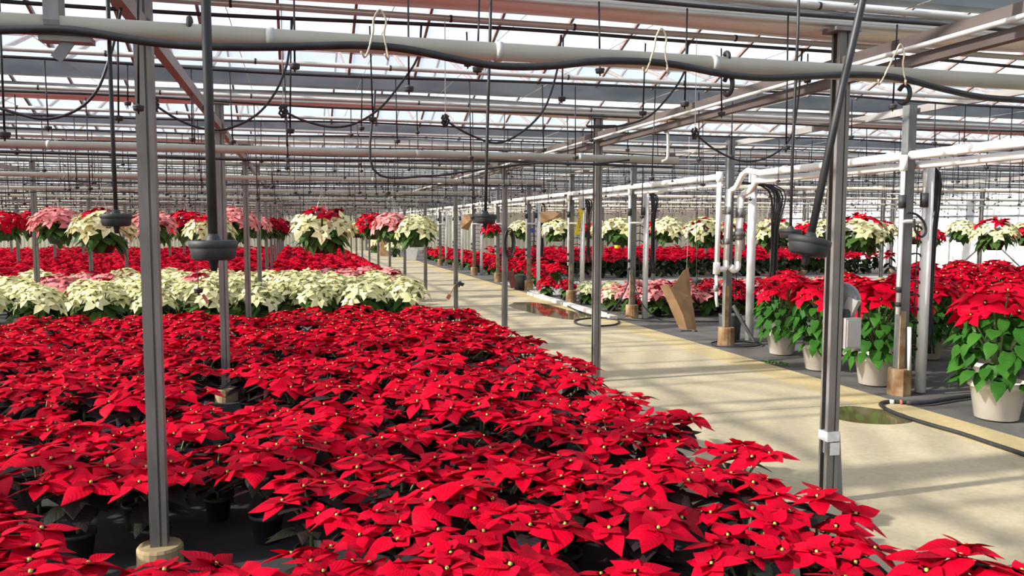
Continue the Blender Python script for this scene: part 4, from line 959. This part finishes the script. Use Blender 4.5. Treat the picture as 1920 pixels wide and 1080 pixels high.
paper_specs = [('brown paper sheet hung between two white pipe posts', 16.74, [(1013, 398), (1052, 398), (1058, 412), (1040, 418), (1015, 418)]), ('crumpled brown paper bag hung by the first walkway edge posts', 17.96, [(868, 404), (890, 402), (886, 414), (878, 432), (864, 428)])]
for lab, YY, pp in paper_specs:
    P = [onY(x, y, YY) for x, y in pp]; c_ = sum(P, Vector())/len(P); t = thing('kraft_paper', c_, lab, 'paper')
    m = MB(); n = len(P); vs = [p-c_ for p in P]+[p-c_+Vector((.02, .1, .02)) for p in P]+[Vector((0, -.09, 0))]
    m.add(vs, [(i, (i+1) % n, 2*n) for i in range(n)] + [tuple(range(n, 2*n))] + [(i, n+i, n+(i+1) % n, (i+1) % n) for i in range(n)]); m.build('sheet', M['kraft'], t)
    m = MB(); m.tube([vs[0], (vs[0].x+.1, 0, TZ-c_.z)], .003, 4); m.build('hanging_string', M['wire'], t)
# coil and tag on the third walkway post, strapped weight on the fourth
t = thing('hose_coil', (XR+.05, ROW(2)-.05, 1.45), 'dark hose coil hung on a walkway edge post', 'hose')
for i in range(4):
    m = MB(); r_ = .05+.01*i; m.tube([(r_*math.cos(a), -.01*i, -.14+r_*2.6*math.sin(a)) for a in [2*PI*k/16 for k in range(17)]], .010, 6, False); m.build('loop', M['hose'], t, True)
o = MB(); o.box((0, 0, 0), (.09, .015, .24), Matrix.Rotation(-.2, 3, 'Y')); q = o.build('tag_board', M['darkred']); q.location = onY(960, 524, ROW(2)-.06); tag(q, 'dark red board tag hung on a walkway edge post', 'tag')
t = thing('rubber_weight', onY(862, 532, ROW(3)-.1), 'dark rubber weight strapped to a slim post with red tag below', 'weight')
m = weight_mesh(.085, .03); m.v = [tuple(Matrix.Rotation(.25, 3, 'Y') @ Vector(v)) for v in m.v]; m.build('disc', M['rubber'], t, True)
m = MB(); m.tube(smooth_pts([(-.03, 0, .02), (-.11, -.03, -.04), (-.15, -.02, -.14), (-.19, 0, -.20)], 4), .008, 6); m.build('strap', M['redclip'], t, True)
m = MB(); m.box((-.21, 0, -.24), (.07, .015, .09), Matrix.Rotation(.5, 3, 'Y')); m.build('tag', M['redclip'], t)
t = thing('rubber_weight', onY(372, 545, 9.41), 'small dark weight with paper tag hanging low over the cream bed', 'weight')
m = weight_mesh(.05, .022); m.build('disc', M['rubber'], t, True); m = MB(); m.tube([(0, 0, .02), (-.01, 0, .5), (0, 0, TZ-.05-t.location.z)], .004, 5); m.build('line', M['hose'], t)
m = MB(); m.box((.07, 0, -.09), (.035, .004, .11), Matrix.Rotation(-.5, 3, 'Y')); m.build('paper_tag', M['redclip'], t)

# ------------------------------------------------------------------ hoses on the floor
pts = [onZ(x, y, .016) for x, y in [(1990, 878), (1920, 852), (1860, 832), (1800, 812), (1740, 795), (1690, 779), (1660, 766), (1651, 757), (1668, 753), (1700, 755)]]
t = thing('garden_hose', pts[0], 'black garden hose bending back across the yellowed walkway edge', 'hose'); o0 = pts[0]
m = MB(); m.tube(smooth_pts([p-o0 for p in pts], 6), .016, 10); m.build('hose_run', M['hose'], t, True)
pts2 = [onZ(x, y, .022) for x, y in [(1700, 755), (1740, 754), (1790, 746), (1830, 741)]]; m = MB(); m.tube(smooth_pts([p-o0 for p in pts2], 5), .021, 10); m.build('thick_end', M['rubber'], t, True)
q = onZ(1668, 753, .016)-o0; e = onZ(1676, 753.5, .016)-o0; m = MB(); m.tube([q, e], .02, 10); m.build('white_fitting', M['pvc'], t, True)
q = onZ(1687, 754.3, .016)-o0; e = onZ(1692, 754.5, .016)-o0; m = MB(); m.tube([q, e], .023, 10); m.build('red_fitting', M['redclip'], t, True)
pts = [onZ(x, y, .014) for x, y in [(1058, 520), (1056, 550), (1060, 570), (1090, 585), (1130, 596), (1158, 600), (1155, 608), (1120, 611), (1085, 608), (1078, 601), (1100, 597), (1140, 596), (1200, 600), (1260, 603), (1330, 603), (1400, 602)]]
t = thing('garden_hose', pts[0], 'black hose curled on the walkway edge before the pink pots', 'hose'); m = MB(); m.tube(smooth_pts([p-pts[0] for p in pts], 5), .014, 8); m.build('hose_run', M['hose'], t, True)
pts = [onY(1178, 505, 12.35), onY(1176, 535, 12.3), onY(1160, 565, 12.2), onZ(1135, 592, .014), onZ(1120, 596, .014)]
m = MB(); m.tube(smooth_pts(pts, 5), .012, 8); tag(m.build('feeder_tube', M['hose'], None, True), 'black tube drooping from the pink pot column to the floor', 'tube')
pts = [onY(1185, 505, 12.35), onY(1192, 540, 12.3), onY(1208, 575, 12.2), onZ(1240, 600, .014), onZ(1290, 603, .014)]
m = MB(); m.tube(smooth_pts(pts, 5), .012, 8); tag(m.build('feeder_tube', M['hose'], None, True), 'black tube running from the pink pot column toward the kraft paper', 'tube')
# weeds in the joint
for i in range(7):
    x, y = 1436+i*6.5, 681.5+i*.7; P = onZ(x, y, 0); rr = random.Random(i); bb = MB(); bb.tube([(0, 0, 0), (0, 0, .03)], .003, 4, False)
    for q in range(9): add_leaf(bb, LOSH[q % 3], Matrix.Translation((0, 0, .005+.022*rr.random())) @ bmtx(q*2.4, rr.uniform(0, .9), rr.uniform(.025, .05), 0))
    tag(bb.build('weed', M['weed'], None, True, P), 'small bright green weed growing along the walkway joint', 'weed', 'weeds in the walkway joint')

# ------------------------------------------------------------------ walls
wb_ = bpy.data.objects.new('wall_back', None); COL.objects.link(wb_); tag(wb_, 'far cream wall of ribbed panels', 'wall', kind='structure')
bb = MB(); wdt = 1.2; prof = []
for i in range(6):
    x = -wdt/2+wdt*i/6; prof += [(x, 0), (x+.14, 0), (x+.15, -.035), (x+.19, -.035)]
prof.append((wdt/2, 0)); n = len(prof); bb.add([(x, y, 0) for x, y in prof]+[(x, y, 2.8) for x, y in prof], [(i, i+1, n+i+1, n+i) for i in range(n-1)]); pm = bb.mesh('wall_panel', M['wallpanel'])
x = -22
while x < 24:
    if not (4.0 < x < 6.4): obj('wall_panel', pm, wb_, (x+.6, 50.5, 0))
    x += 1.2
wq = bpy.data.objects.new('wall_partition', None); COL.objects.link(wq); tag(wq, 'greyish ribbed wall behind the tall red poinsettias', 'wall', kind='structure')
x = 7.4
while x < 21.5:
    obj('wall_panel', pm, wq, (x+.6, 33.5, 0)); x += 1.2
wr = bpy.data.objects.new('wall_right', None); COL.objects.link(wr); tag(wr, 'bright white sheeted side wall with pale posts', 'wall', kind='structure')
bb = MB(); bb.box((0, 0, .62), (.03, 2.3, 1.2)); wp1 = bb.mesh('lower_sheet', M['wallwhite']); bb = MB(); bb.box((0, 0, 2.05), (.02, 2.3, 1.5)); wp2 = bb.mesh('upper_pane', M['glassw']); bb = MB(); bb.box((0, 0, 1.4), (.08, .08, 2.8)); wp3 = bb.mesh('wall_post', M['steel']); bb = MB(); bb.box((-.03, 0, 1.24), (.05, 2.3, .06)); bb.box((-.03, 0, 1.9), (.04, 2.3, .03)); wp4 = bb.mesh('wall_rail', M['steel'])
y = 9.0
while y < 50:
    obj('lower_sheet', wp1, wr, (21.9, y, 0)); obj('upper_pane', wp2, wr, (21.9, y, 0)); obj('wall_post', wp3, wr, (21.84, y+1.17, 0)); obj('wall_rail', wp4, wr, (21.88, y, 0)); y += 2.34
dr = MB(); dr.box((5.0, 50.45, 1.05), (1.1, .08, 2.1)); d_ = dr.build('door_1', M['door']); tag(d_, 'brown door at the far end of the walkway', 'door', kind='structure')
m = MB(); m.box((4.2, 50.4, 1.3), (.12, .12, 2.6)); m.build('door_frame', M['dark_steel'], d_)
m = MB(); m.lathe([(.03, 0), (.03, .06), (0, .06)], (5.4, 50.36, 1.0), 10, Matrix.Rotation(PI/2, 3, 'X')); m.build('door_handle', M['steel'], d_)
for (p0, p1) in (((1782, 512), (1848, 455)), ((1868, 458), (1925, 512))):
    A_, B_ = onY(*p0, 18.6), onY(*p1, 18.6); A_, B_ = (A_, B_) if A_.z < B_.z else (B_, A_); A_ = A_+(A_-B_)*(A_.z/(B_.z-A_.z)); m = MB(); m.tube([Vector(), B_-A_], .022, 8); o = m.build('brace_strut', M['steel'], None, True, A_); tag(o, 'slanting grey brace strut before the white side wall', 'strut', 'brace struts by the white wall')
# clutter at the end of the walkway
for (px_, py_, lab, kd) in [(705, 474, 'green potted plant at the far end of the walkway', 'gl3'), (740, 482, 'cream potted plant standing at the walkway end', 'wb')]:
    P = onZ(px_, py_, 0); mound('potted_plant', P.x, P.y, [kd] if kd != 'gl3' else ['wb'], lab, None, POT_G, 1.6, int(px_))
P = onZ(722, 480, 0); m = MB(); m.add([(-.25, 0, 0), (.25, -.1, 0), (.35, 0, .9), (.1, .1, 1.3), (-.2, .05, 1.0), (-.25, .3, 0), (.25, .3, 0), (.3, .3, .9), (.1, .3, 1.3), (-.2, .3, 1.0)], [(0, 1, 2, 3, 4), (9, 8, 7, 6, 5), (0, 5, 6, 1), (1, 6, 7, 2), (2, 7, 8, 3), (3, 8, 9, 4), (4, 9, 5, 0)])
o = m.build('paper_sack', M['kraft'], None, False, P); tag(o, 'brown paper sack standing at the walkway end', 'sack')
P = onZ(770, 488, 0); m = MB(); m.box((0, 0, .28), (.5, .4, .56), Matrix.Rotation(.2, 3, 'Y')); o = m.build('white_carton', M['pvcgrey'], None, False, P); tag(o, 'tilted white carton at the far walkway side', 'box')
print('objects', len(bpy.data.objects))
